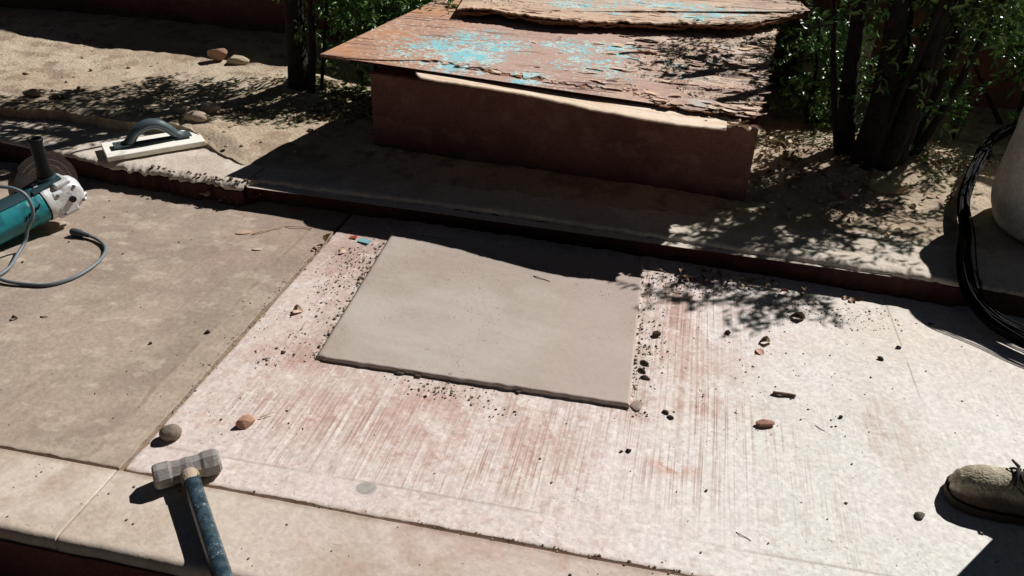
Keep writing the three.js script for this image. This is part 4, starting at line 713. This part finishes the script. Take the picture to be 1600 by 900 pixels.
function tree(name, label, category, base, stems, zones, seed, size, dropY, crownName = 'crown') {
  const t = thing(name, label, category, base), r = rng(seed), w = (p) => [p[0] - base[0], p[1] - base[1], p[2] - base[2]];
  stems.forEach((s, i) => obj(s.name || (i ? 'stem' : 'trunk'), taper(s.pts.map(w), (k) => lerp(s.r0, s.r1, k) * (1 + (s.flare || 0) * Math.exp(-k * 9)), 30, s.r0 > 0.02 ? 14 : 7, 0.3, i + seed), M.bark, t));
  const [list, twigs] = leavesIn(zones.map((z) => [...w(z), ...z.slice(3)]), r, size, dropY);
  instances(crownName, LEAF, crownName === 'crown' ? leafMat : softLeafMat, list, t); tag(obj('twig', twigs, M.bark, t), null, null, null, 'stuff');
  return t;
}
tree('street_tree', 'dark slender tree with a straight trunk left of the plywood boards', 'tree', [-1.72, 0.12, -3.45], [
  { pts: [[-1.72, 0.05, -3.45], [-1.715, 0.4, -3.45], [-1.70, 0.8, -3.47], [-1.66, 1.3, -3.52], [-1.62, 1.8, -3.6]], r0: 0.042, r1: 0.028, flare: 0.6 },
  { pts: [[-1.66, 0.06, -3.42], [-1.625, 0.3, -3.41], [-1.60, 0.8, -3.45], [-1.52, 1.3, -3.5]], r0: 0.018, r1: 0.008 }, { pts: [[-1.63, 0.06, -3.46], [-1.585, 0.35, -3.46], [-1.53, 0.9, -3.55]], r0: 0.009, r1: 0.005 },
  { name: 'branch', pts: [[-1.70, 0.75, -3.47], [-1.9, 0.98, -3.5], [-2.15, 1.1, -3.55]], r0: 0.025, r1: 0.006 }, { name: 'branch', pts: [[-1.69, 0.85, -3.48], [-1.5, 1.05, -3.7], [-1.3, 1.2, -3.9]], r0: 0.022, r1: 0.006 }, { name: 'branch', pts: [[-1.67, 1.0, -3.5], [-1.95, 1.25, -3.75], [-2.2, 1.4, -3.9]], r0: 0.02, r1: 0.005 },
], [[-1.78, 0.80, -3.66, 0.42, 0.16, 0.22, 190], [-1.98, 0.98, -3.55, 0.3, 0.2, 0.22, 170], [-1.85, 1.15, -3.8, 0.25, 0.2, 0.15, 50], [-1.7, 0.5, -3.5, 0.10, 0.16, 0.08, 12], [-1.83, 0.47, -3.62, 0.16, 0.10, 0.06, 6]], 301, 0.036);
tree('street_tree', 'dark multi-stemmed tree right of the plywood boards near the grey sack', 'tree', [0.80, 0.12, -3.27], [
  { pts: [[0.78, 0.05, -3.25], [0.80, 0.35, -3.30], [0.78, 0.7, -3.38], [0.74, 1.3, -3.5]], r0: 0.056, r1: 0.025, flare: 0.7 },
  { pts: [[0.86, 0.05, -3.27], [0.93, 0.4, -3.36], [0.99, 0.8, -3.45], [1.08, 1.4, -3.55]], r0: 0.047, r1: 0.024, flare: 0.7 },
  { pts: [[0.82, 0.05, -3.22], [0.89, 0.32, -3.27], [0.92, 0.7, -3.32], [0.98, 1.2, -3.36]], r0: 0.036, r1: 0.02, flare: 0.8 },
  { pts: [[0.84, 0.05, -3.30], [0.86, 0.4, -3.42], [0.84, 0.8, -3.52], [0.88, 1.3, -3.65]], r0: 0.03, r1: 0.014, flare: 0.5 }, { pts: [[0.93, 0.05, -3.30], [1.06, 0.35, -3.40], [1.16, 0.75, -3.46], [1.3, 1.2, -3.5]], r0: 0.018, r1: 0.008 }, { pts: [[0.80, 0.05, -3.24], [0.84, 0.4, -3.25], [0.90, 0.8, -3.26], [0.9, 1.2, -3.3]], r0: 0.014, r1: 0.007 }, { pts: [[0.70, 0.05, -3.27], [0.62, 0.35, -3.34], [0.55, 0.7, -3.42], [0.45, 1.1, -3.5]], r0: 0.014, r1: 0.006 },
  { pts: [[0.72, 0.05, -3.30], [0.68, 0.4, -3.42], [0.66, 0.8, -3.55], [0.6, 1.3, -3.7]], r0: 0.035, r1: 0.018, flare: 0.4 },
  { pts: [[0.90, 0.05, -3.34], [1.02, 0.4, -3.5], [1.12, 0.8, -3.66], [1.25, 1.3, -3.8]], r0: 0.04, r1: 0.02, flare: 0.4 },
  { name: 'branch', pts: [[0.98, 0.75, -3.44], [1.2, 0.95, -3.4], [1.45, 1.05, -3.45]], r0: 0.022, r1: 0.006 }, { name: 'branch', pts: [[0.77, 0.75, -3.4], [0.5, 0.95, -3.55], [0.25, 1.05, -3.75]], r0: 0.022, r1: 0.006 },
], [[0.95, 0.84, -3.50, 0.35, 0.22, 0.25, 230], [0.55, 1.0, -3.62, 0.3, 0.2, 0.22, 60], [1.25, 0.95, -3.55, 0.3, 0.22, 0.25, 90], [0.98, 1.02, -3.16, 0.22, 0.14, 0.1, 55], [1.0, 1.06, -3.40, 0.28, 0.12, 0.12, 90], [0.9, 0.45, -3.42, 0.22, 0.25, 0.15, 40]], 317, 0.036);
tree('shrub', 'leafy green bush between the left tree and the plywood board', 'bush', [-1.42, 0.12, -3.62], [
  { pts: [[-1.42, 0.05, -3.62], [-1.40, 0.3, -3.63], [-1.36, 0.6, -3.66]], r0: 0.014, r1: 0.004 }, { pts: [[-1.45, 0.05, -3.6], [-1.52, 0.3, -3.62], [-1.55, 0.55, -3.62]], r0: 0.010, r1: 0.003 }, { pts: [[-1.40, 0.05, -3.64], [-1.28, 0.3, -3.72], [-1.2, 0.55, -3.78]], r0: 0.010, r1: 0.003 },
], [[-1.40, 0.44, -3.64, 0.24, 0.20, 0.14, 150], [-1.20, 0.50, -3.70, 0.2, 0.14, 0.10, 90], [-1.46, 0.24, -3.56, 0.12, 0.10, 0.10, 10]], 331, 0.036, 0.15, 'foliage');
tree('shrub', 'shaded dark bush between the masonry box and the right tree', 'bush', [0.60, 0.12, -3.72], [
  { pts: [[0.60, 0.05, -3.72], [0.60, 0.3, -3.73], [0.57, 0.55, -3.76]], r0: 0.012, r1: 0.004 }, { pts: [[0.63, 0.05, -3.72], [0.70, 0.3, -3.75], [0.74, 0.52, -3.78]], r0: 0.010, r1: 0.003 },
], [[0.60, 0.30, -3.72, 0.17, 0.2, 0.16, 85], [0.58, 0.48, -3.86, 0.2, 0.10, 0.12, 45]], 337, 0.032, 0.1, 'foliage');
tree('shrub', 'green shrub in front of the maroon wall right of the right tree', 'bush', [1.55, 0.12, -3.95], [
  { pts: [[1.55, 0.05, -3.95], [1.52, 0.35, -3.93], [1.45, 0.7, -3.88]], r0: 0.016, r1: 0.005 }, { pts: [[1.58, 0.05, -3.96], [1.7, 0.35, -3.9], [1.8, 0.66, -3.85]], r0: 0.014, r1: 0.004 }, { pts: [[1.53, 0.05, -3.95], [1.3, 0.36, -3.95], [1.15, 0.6, -3.95]], r0: 0.012, r1: 0.004 },
], [[1.42, 0.56, -3.80, 0.30, 0.16, 0.16, 150], [1.75, 0.54, -3.78, 0.26, 0.17, 0.16, 130], [1.5, 0.38, -3.80, 0.3, 0.08, 0.12, 30]], 347, 0.038, -0.1, 'foliage');
function shoot(label, base, h, n, lean, seed, size = 0.045) {
  const t = thing('young_plant', label, 'plant', base), r = rng(seed), list = [], q = new THREE.Quaternion(), X = V(1, 0, 0), stems = [];
  for (let k = 0; k < n; k++) {
    const a = r() * 6.28, d = 0.25 + 0.35 * r(), tip = V(Math.cos(a) * h * d + lean[0], h * (0.6 + 0.5 * r()), Math.sin(a) * h * d * 0.6 + lean[1]), mid = tip.clone().multiplyScalar(0.5).add(V(0, h * 0.12, 0));
    const c = new THREE.CatmullRomCurve3([V(0, -0.03, 0), mid, tip]); stems.push(taper([V(0, -0.03, 0), mid, tip], (s) => 0.0028 * (1 - 0.6 * s), 8, 5));
    for (let i = 0; i < 12; i++) { const s = 0.3 + 0.7 * i / 12, p = c.getPoint(Math.min(1, s)), dir = V(r() - 0.5, 0.25 * r(), r() - 0.5).normalize(); q.setFromUnitVectors(X, dir); list.push({ p, q: q.clone().multiply(new THREE.Quaternion().setFromAxisAngle(X, (r() - 0.5) * 1.2)), s: size * (0.7 + 0.5 * r()), c: GREENS[Math.floor(r() * 5)].clone().multiplyScalar(0.9 + 0.7 * r()) }); }
  }
  obj('stem', stems, M.bark, t); instances('foliage', LEAF, softLeafMat, list, t);
}
shoot('small leafy seedling at the foot of the wall beside the grey sack', [1.22, 0.10, -3.68], 0.28, 6, [0.0, 0.02], 401);
shoot('narrow leafy sucker shoot at the foot of the right tree', [0.97, 0.10, -3.5], 0.24, 7, [0.0, 0.0], 409, 0.036);
shoot('low sprawling weed in shade behind the wire coil', [1.42, 0.10, -3.62], 0.18, 6, [0.02, 0.0], 419, 0.04);

/* ---------- fallen leaves, crumbs ---------- */
{
  const r = rng(505), dryMat = mat({ roughness: 0.85, side: THREE.DoubleSide }), L2 = leafGeo(1, 0.40, 0.4, 0.35, 4), list = [];
  const put = (cx, cz, rx, rz, n) => { for (let i = 0; i < n; i++) { const a = r() * 6.28, k = Math.sqrt(r()), x = cx + Math.cos(a) * k * rx, z = cz + Math.sin(a) * k * rz; if (x > -1.26 && x < 0.36 && z < -2.75) continue; const onSoil = z < soilFront(x) - 0.02; list.push({ p: V(x, (onSoil ? soilY(x, z) : z > poly(kerbFront, x) ? 0.002 : HK) + 0.004 + 0.008 * r(), z), e: new THREE.Euler((r() - 0.5) * 0.6, r() * 6.28, (r() - 0.5) * 0.5), s: 0.02 + 0.022 * r(), c: DRY[Math.floor(r() * DRY.length)].clone().multiplyScalar(0.8 + 0.5 * r()) }); } };
  put(0.60, -3.30, 0.24, 0.28, 200); put(1.05, -3.44, 0.38, 0.2, 230); put(0.85, -3.1, 0.3, 0.15, 60); put(0.5, -2.9, 0.2, 0.2, 40); put(0.7, -2.75, 0.35, 0.12, 14);
  put(-1.42, -3.34, 0.19, 0.2, 330); put(-1.75, -3.3, 0.35, 0.25, 90); put(-2.0, -3.1, 0.35, 0.2, 24); put(0.2, -2.37, 0.2, 0.04, 30); put(0.45, -2.33, 0.25, 0.04, 10);
  instances('fallen_leaves', L2, dryMat, list, scene, 'dry fallen leaves scattered on the soil around both trees');
}
const crumbMat = mat({ roughness: 1 }), CR = [rockGeo(1, 1, 0.7, 0.9, 0.45, 1), rockGeo(2, 1, 0.6, 0.7, 0.45, 1)];
{
  const r = rng(606), grey = [[112, 98, 84], [140, 124, 106], [84, 70, 60], [160, 146, 128], [96, 78, 66]].map((c) => rgb(...c)), lists = [[], []];
  const add = (x, z, s, y = 0) => lists[Math.floor(r() * 2)].push({ p: V(x, y + s * 0.45, z), e: new THREE.Euler((r() - 0.5) * 0.6, r() * 6.28, (r() - 0.5) * 0.6), s: [s * (0.7 + 0.7 * r()), s * (0.6 + 0.5 * r()), s * (0.7 + 0.6 * r())], c: grey[Math.floor(r() * 5)] });
  const pile = (cx, cz, rx, rz, n, s0, s1) => { for (let i = 0; i < n; i++) { const a = r() * 6.28, k = Math.pow(r(), 0.7); add(cx + Math.cos(a) * k * rx, cz + Math.sin(a) * k * rz, 0.75 * lerp(s0, s1, r() ** 4)); } };
  pile(-0.50, -1.575, 0.06, 0.035, 70, 0.0015, 0.006); pile(-0.36, -1.55, 0.09, 0.045, 45, 0.0012, 0.005); pile(-0.97, -1.62, 0.07, 0.05, 55, 0.0015, 0.007); pile(-0.93, -1.99, 0.08, 0.16, 90, 0.0014, 0.006); pile(-0.95, -2.2, 0.07, 0.1, 60, 0.0014, 0.006);
  pile(0.61, -2.22, 0.12, 0.07, 80, 0.0014, 0.006); pile(0.45, -2.26, 0.16, 0.05, 70, 0.0014, 0.006); pile(0.12, -2.33, 0.14, 0.05, 240, 0.0014, 0.006); pile(0.3, -2.34, 0.16, 0.045, 160, 0.0014, 0.005); pile(0.0, -2.25, 0.035, 0.1, 70, 0.0015, 0.006);
  pile(0.0, -1.8, 0.035, 0.12, 50, 0.0015, 0.007); pile(-0.45, -1.645, 0.38, 0.012, 70, 0.0012, 0.005); pile(-0.9, -1.35, 0.15, 0.1, 45, 0.0012, 0.004); pile(-1.15, -1.75, 0.06, 0.3, 60, 0.0012, 0.004); pile(0.02, -1.62, 0.035, 0.02, 40, 0.0015, 0.005);
  const fine = (cx, cz, rx, rz, n) => pile(cx, cz, rx, rz, Math.round(n * 1.6), 0.0008, 0.0045);
  fine(-0.5, -1.6, 0.16, 0.06, 220); fine(-0.96, -2.15, 0.10, 0.2, 260); fine(-0.95, -1.75, 0.12, 0.2, 160); fine(0.12, -2.3, 0.2, 0.07, 420); fine(0.5, -2.24, 0.3, 0.09, 320); fine(0.02, -1.95, 0.06, 0.3, 200); fine(-1.104, -1.8, 0.02, 0.55, 160); fine(-0.2, -1.143, 0.9, 0.008, 160); fine(0.3, -1.9, 0.4, 0.3, 160);
  for (let i = 0; i < 330; i++) add(lerp(-1.05, 1.0, r()), lerp(-1.16, -2.3, r()), lerp(0.0008, 0.0034, r() ** 5));
  for (let i = 0; i < 130; i++) add(lerp(-2.3, -1.12, r()), lerp(-1.16, -2.45, r()), lerp(0.0009, 0.004, r() ** 4));
  for (let i = 0; i < 60; i++) add(lerp(-1.3, 0.3, r()), lerp(-0.95, -1.13, r()), lerp(0.0009, 0.0035, r() ** 3));
  for (let i = 0; i < 150; i++) { const t = r(); add(lerp(-0.862, -0.905, t) + (r() - 0.6) * 0.02, lerp(-1.64, -2.33, t), lerp(0.0015, 0.006, r() ** 3)); }
  for (let i = 0; i < 70; i++) { const t = r(); add(lerp(-0.005, -0.024, t) + r() * 0.016, lerp(-1.64, -2.33, t), lerp(0.0015, 0.005, r() ** 3)); }
  for (let i = 0; i < 130; i++) { const x = lerp(-4.4, -1.3, r()), z = soilFront(x) - 0.02 - r() ** 1.5 * 1.1; if (x > -1.24) continue; add(x, z, lerp(0.004, 0.02, r() ** 4), soilY(x, z) - 0.003); lists[0][lists[0].length - 1].c = rgb(172, 152, 126); lists[1][lists[1].length - 1].c = rgb(186, 166, 140); }
  // broken edge of the upper kerb and pebbles on the soil
  for (let i = 0; i < 110; i++) { const x = lerp(-1.95, -1.46, r() ** 0.5), t = r(); add(x, poly(kerbFront, x) + 0.02 - 0.06 * t, lerp(0.002, 0.011, r() ** 4), t < 0.35 ? HK * 0.5 * r() : HK); }
  for (let i = 0; i < 360; i++) { const x = lerp(-4.2, 1.5, r()), z = soilFront(x) - 0.03 - r() * 1.25; if (x > -1.24 && x < 0.34) continue; add(x, z, lerp(0.002, 0.012, r() ** 4), soilY(x, z)); lists[0][lists[0].length - 1].c = rgb(190, 170, 142); lists[1][lists[1].length - 1].c = rgb(160, 140, 116); }
  lists.forEach((l, k) => instances('mortar_crumbs', CR[k], crumbMat, l, scene, k ? 'flat mortar crumbs and grit strewn over the pavement and soil' : 'lumpy mortar crumbs and grit strewn over the pavement and soil'));
}
/* ---------- single stones, chips, leaves and twigs one can point to ---------- */
const stoneMat = (c) => mat({ color: rgb(...c), bumpMap: greyB, bumpScale: 0.003, roughness: 0.95 });
function chunkGeo(seed, sx, sy, sz, rough) {                       // angular lump: a sphere cut by random planes, then roughened
  const g = rockGeo(seed, 1, 1, 1, rough * 0.55, 4, 2.2), p = g.attributes.position, r = rng(seed * 91 + 7), v = V(0, 0, 0), cuts = [];
  for (let i = 0; i < 9; i++) cuts.push([V(r() * 2 - 1, (r() * 2 - 1) * 0.8, r() * 2 - 1).normalize(), 0.52 + 0.3 * r()]);
  for (let i = 0; i < p.count; i++) { v.fromBufferAttribute(p, i); for (const [n, d] of cuts) { const e = v.dot(n) - d; if (e > 0) v.addScaledVector(n, -e * 0.93); } p.setXYZ(i, v.x * sx * 1.2, v.y * sy * 1.2, v.z * sz * 1.2); }
  g.computeVertexNormals(); return g;
}
function stone(name, label, cat, [x, y, z], [sx, sy, sz], c, seed, turn = 0, group, rough = 0.3) {
  const o = obj(name, rough < 0.25 ? rockGeo(seed, sx, sy, sz, rough, 4, 1.4) : chunkGeo(seed, sx, sy, sz, rough), stoneMat(c)); const kk = name === 'mortar_lump' || name === 'pebble' ? 0.82 : 1; o.scale.setScalar(kk); o.position.set(x, y + sy * 0.6 * kk, z); o.rotation.y = turn; return tag(o, label, cat, group);
}
stone('stone', 'rounded grey brown stone just above the hammer head', 'stone', [-1.054, 0, -1.262], [0.026, 0.022, 0.02], [138, 124, 108], 3, 0.4, null, 0.24);
stone('brick_fragment', 'broken ridged terracotta brick fragment right of the rounded stone', 'brick', [-0.905, 0, -1.347], [0.022, 0.013, 0.016], [190, 146, 120], 8, 0.7, null, 0.42);
stone('brick_chip', 'flat reddish brick chip on the pale concrete to the right', 'brick', [0.327, 0, -1.652], [0.021, 0.008, 0.013], [170, 128, 108], 12, 0.2, null, 0.4);
stone('mortar_lump', 'dark round mortar lump right of the patch near its far corner', 'mortar lump', [0.042, 0, -1.983], [0.014, 0.011, 0.012], [92, 80, 70], 14, 0.3);
[[0.017, -1.838, 0.017, 0.55], [0.013, -1.80, 0.015, 0.5], [0.024, -1.77, 0.015, 0.3]].forEach(([x, z, s, t], i) => stone('mortar_lump', ['elongated dark mortar lump beside the patch, farthest of three', 'elongated dark mortar lump beside the patch, middle of three', 'elongated dark mortar lump beside the patch, nearest of three'][i], 'mortar lump', [x, 0, z], [s, 0.007, 0.0065], [88, 76, 66], 21 + i, -t));
[[0.084, -1.637, 0.012], [0.096, -1.62, 0.010]].forEach(([x, z, s], i) => stone('mortar_lump', ['larger dark lump of a pair below the patch corner', 'smaller dark lump of a pair below the patch corner'][i], 'mortar lump', [x, 0, z], [s, 0.006, 0.006], [86, 74, 66], 31 + i, -0.2));
[[0.006, -1.474, 0.008], [-0.012, -1.468, 0.005]].forEach(([x, z, s], i) => stone('mortar_lump', ['bigger of two black crumbs between patch and kerb', 'tiny black crumb left of a bigger one between patch and kerb'][i], 'mortar lump', [x, 0, z], [s, s * 0.7, s * 0.8], [70, 62, 56], 41 + i));
stone('mortar_lump', 'reddish dark lump on the pink stain right of the patch', 'mortar lump', [0.244, 0, -2.048], [0.011, 0.008, 0.009], [96, 64, 52], 44);
stone('mortar_lump', 'grey cluster of mortar left of the suede shoe', 'mortar lump', [0.642, 0, -1.418], [0.012, 0.008, 0.011], [128, 118, 106], 47, 0.4, null, 0.5);
stone('pebble', 'dark oval pebble on the pale concrete under the crumbs', 'pebble', [0.663, 0, -2.023], [0.011, 0.006, 0.006], [82, 76, 68], 51, -0.3);
stone('pebble', 'smaller dark pebble beside the right slab joint', 'pebble', [0.722, 0, -2.093], [0.009, 0.006, 0.006], [90, 82, 74], 53);
stone('pebble', 'black pebble at the edge of the sack shadow', 'pebble', [0.841, 0, -2.25], [0.006, 0.005, 0.006], [60, 54, 50], 55);
stone('pebble', 'single black dot of a pebble right of the flat brick chip', 'pebble', [0.518, 0, -1.727], [0.0055, 0.005, 0.0055], [54, 56, 50], 57);
[[-0.616, -1.627, 0.014], [-0.564, -1.626, 0.01], [-0.293, -1.626, 0.009]].forEach(([x, z, s], i) => stone('mortar_lump', ['leftmost mortar lump squeezed against the front edge of the patch', 'second mortar lump from the left against the patch front edge', 'rightmost mortar lump against the front edge of the patch'][i], 'mortar lump', [x, 0, z], [s, 0.006, 0.006], [122, 108, 94], 61 + i));
stone('mortar_lump', 'crumbly mortar lump at the near right corner of the patch', 'mortar lump', [0.012, 0, -1.648], [0.019, 0.006, 0.022], [172, 150, 134], 66, 0.2, null, 0.45);
stone('pebble', 'dark pebble on the brown slab below its centre', 'pebble', [-1.323, 0, -1.592], [0.006, 0.004, 0.005], [74, 64, 56], 71);
stone('pebble', 'dark pebble on the brown slab near the slab joint', 'pebble', [-1.2, 0, -1.679], [0.009, 0.007, 0.008], [84, 72, 62], 73);
stone('pebble', 'pale flat pebble on the brown slab near the left edge', 'pebble', [-1.69, 0, -1.638], [0.014, 0.004, 0.011], [196, 178, 152], 75);
stone('rubble_lump', 'lump of broken brick on the soil edge by the wall shadow', 'rubble', [-2.28, soilY(-2.28, -3.72) + 0.012, -3.72], [0.045, 0.035, 0.03], [176, 140, 118], 81, 0.3, null, 0.5);
stone('rubble_lump', 'pale rubble lump beside the broken brick by the wall shadow', 'rubble', [-2.18, soilY(-2.18, -3.71) + 0.008, -3.71], [0.055, 0.026, 0.03], [184, 168, 142], 82, 0.1, null, 0.5);
stone('rubble_lump', 'smooth pale stone just behind the hand float', 'stone', [-1.95, soilY(-1.95, -2.93) - 0.006, -2.93], [0.06, 0.026, 0.032], [186, 166, 146], 83, -0.1, null, 0.22);
stone('rubble_lump', 'flat pale stone in tree shade behind the loop handle', 'stone', [-2.03, soilY(-2.03, -3.0), -3.0], [0.07, 0.018, 0.028], [176, 158, 136], 84, 0.05, null, 0.3);
stone('rubble_lump', 'flat white block in the shade of the left tree', 'stone', [-1.96, soilY(-1.96, -3.07), -3.07], [0.042, 0.022, 0.02], [204, 190, 174], 85, 0.1, null, 0.3);
stone('rubble_lump', 'stone lump in the soil edge at the left frame side', 'stone', [-2.78, soilY(-2.78, -3.0), -3.0], [0.04, 0.018, 0.02], [150, 132, 108], 86, 0.2, null, 0.45);
stone('rubble_lump', 'dark flat stone right of the lump in the left soil edge', 'stone', [-2.67, soilY(-2.67, -3.01), -3.01], [0.034, 0.014, 0.018], [112, 96, 78], 87, 0.1, null, 0.4);
stone('rubble_lump', 'flat yellowish rock among the dry leaves by the right tree', 'rock', [0.84, soilY(0.84, -3.06) - 0.004, -3.06], [0.07, 0.02, 0.045], [188, 172, 134], 88, 0.3, null, 0.35);
stone('rubble_lump', 'pale rock behind the wire coil next to the grey sack', 'rock', [1.37, soilY(1.37, -3.4), -3.40], [0.03, 0.035, 0.024], [206, 192, 162], 89, 0.5, null, 0.4);
stone('rubble_lump', 'small pinkish stone in the leaves in front of the right tree', 'stone', [0.66, soilY(0.66, -2.95), -2.95], [0.018, 0.013, 0.014], [180, 146, 126], 90);
stone('rubble_lump', 'yellowish stone in the shade between box and right tree', 'stone', [0.49, soilY(0.49, -3.25), -3.25], [0.03, 0.02, 0.026], [176, 156, 112], 92, 0.3, null, 0.4);
function litter(name, label, cat, [x, y, z], geo, c, [rx, ry, rz], s, rough = 0.85) { const o = obj(name, geo, mat({ color: rgb(...c), roughness: rough, side: THREE.DoubleSide })); o.position.set(x, y, z); o.rotation.set(rx, ry, rz); o.scale.setScalar(s); return tag(o, label, cat); }
const bar = (L, a, b) => taper([[-L / 2, 0, 0], [-L / 6, L * 0.03, L * 0.03], [L / 6, 0, -L * 0.02], [L / 2, 0, 0.01 * L]], (t) => lerp(a, b, t), 10, 6, 0.3, L * 90);
litter('wood_stick', 'short dark stick lying flat on the pale concrete', 'stick', [0.383, 0.005, -1.785], bar(0.058, 0.005, 0.004), [112, 88, 72], [0, 0.02, 0], 1);
litter('twig', 'thin pale straw on the brown slab beside the shadow tip', 'straw', [-1.33, 0.004, -2.30], bar(0.11, 0.0022, 0.0015), [204, 176, 144], [0, 0.75, 0.03], 1);
litter('twig', 'second pale straw lying along the shadow edge', 'straw', [-1.235, 0.004, -2.352], bar(0.10, 0.0018, 0.0015), [196, 164, 136], [0, 0.05, 0.02], 1);
litter('twig', 'dark bit of straw stuck in the fresh mortar', 'straw', [-0.335, 0.0155, -2.196], bar(0.06, 0.0016, 0.0008), [58, 44, 36], [0, -0.35, 0], 1);
litter('twig', 'thin twig on pale concrete below the flat brick chip', 'twig', [0.467, -0.0002, -1.666], bar(0.045, 0.0008, 0.0006), [110, 84, 66], [0, -0.75, 0], 1);
litter('twig', 'thin twig near the front joint of the pavement', 'twig', [0.264, -0.0002, -1.27], bar(0.035, 0.0008, 0.0006), [110, 84, 66], [0, -0.5, 0], 1);
litter('twig', 'pale splinter lying against the terracotta fragment', 'splinter', [-0.872, 0.006, -1.385], bar(0.035, 0.002, 0.0008), [214, 184, 148], [0, 0.7, 0.1], 1);
litter('leaf', 'pink papery leaf on the concrete right of the patch', 'leaf', [0.32, 0.004, -1.985], leafGeo(1, 0.6, 0.2, 0.2, 4), [214, 168, 152], [0.1, -0.9, 0], 0.036);
litter('leaf', 'curled olive leaf right of the pink papery leaf', 'leaf', [0.33, 0.008, -2.022], leafGeo(1, 0.5, 1.2, 0.6, 4), [138, 124, 92], [0.5, 0.1, 0], 0.042);
litter('leaf', 'dark curled leaf at the edge of the dappled shade', 'leaf', [0.43, 0.01, -2.188], leafGeo(1, 0.45, 1.0, 0.8, 4), [104, 82, 60], [0.7, -0.2, 0], 0.055);
litter('leaf', 'small red brown leaf by the upper kerb shadow', 'leaf', [0.405, 0.008, -2.322], leafGeo(1, 0.6, 0.4, 0.4, 4), [128, 40, 22], [-0.4, -0.1, 0.2], 0.036);
litter('leaf', 'bright yellow leaf standing at the shadow edge by the joint', 'leaf', [-1.105, 0.003, -2.27], leafGeo(1, 0.5, 0.5, 0.4, 4), [214, 192, 128], [0.7, 0.9, 0.7], 0.042);
litter('leaf', 'small cream leaf on the brown strip left of the patch', 'leaf', [-1.03, 0.005, -2.213], leafGeo(1, 0.6, 0.4, 0.3, 4), [232, 208, 172], [0.2, 0.5, 0.1], 0.028);
litter('leaf', 'curled tan leaf in the joint beside the brown slab', 'leaf', [-1.13, 0.006, -2.216], leafGeo(1, 0.4, 0.9, 0.5, 4), [204, 170, 136], [0.5, -0.3, 0], 0.034);
litter('leaf', 'tan dry leaf on the pale strip left of the patch', 'leaf', [-1.022, 0.006, -1.842], leafGeo(1, 0.65, 0.7, 0.5, 4), [206, 176, 140], [0.3, 0.1, 0.1], 0.036);
litter('leaf', 'dark leaf speck at the left edge of the brown slab', 'leaf', [-1.775, 0.004, -1.603], leafGeo(1, 0.5, 0.8, 0.5, 4), [72, 60, 44], [0.4, 0.2, 0], 0.024);
litter('paint_chip', 'turquoise painted chip near the far left patch corner', 'paint chip', [-0.975, 0.006, -2.31], at(new THREE.BoxGeometry(0.045, 0.004, 0.02, 6, 1, 3), 0, 0, 0, 0.15), [140, 196, 200], [0.05, -0.3, 0.1], 1);
litter('paint_chip', 'small red chip left of the turquoise one', 'paint chip', [-1.022, 0.005, -2.328], at(new THREE.BoxGeometry(0.026, 0.004, 0.012, 4, 1, 2), 0, 0, 0, 0.1), [188, 96, 72], [0.2, 0.2, 0.2], 1);
litter('paint_chip', 'flat pinkish flake on the brown slab', 'paint chip', [-1.404, 0.002, -2.268], rockGeo(7, 0.027, 0.0022, 0.012, 0.3, 2), [196, 160, 138], [0, 0.4, 0], 1);
litter('paint_chip', 'flat pale flake beside the joint on the brown slab', 'paint chip', [-1.302, 0.002, -2.168], rockGeo(9, 0.017, 0.002, 0.008, 0.3, 2), [206, 186, 160], [0, 0.2, 0], 1);
{
  const r = rng(707), g = []; for (let i = 0; i < 30; i++) { const b = new THREE.BoxGeometry(0.015 + 0.05 * r(), 0.004, 0.006 + 0.014 * r(), 3, 1, 1); const x = 0.36 + 0.16 * r(), z = -2.95 - 0.45 * r(); at(b, x, soilY(x, z) + 0.008 + 0.02 * r(), z, (r() - 0.5), r() * 3, (r() - 0.5)); g.push(b); }
  const o = obj('bark_chips', g, M.core); tag(o, 'pale plywood splinters fallen beside the right end of the box', 'splinters', null, 'stuff');
}
renderer.render(scene, camera);
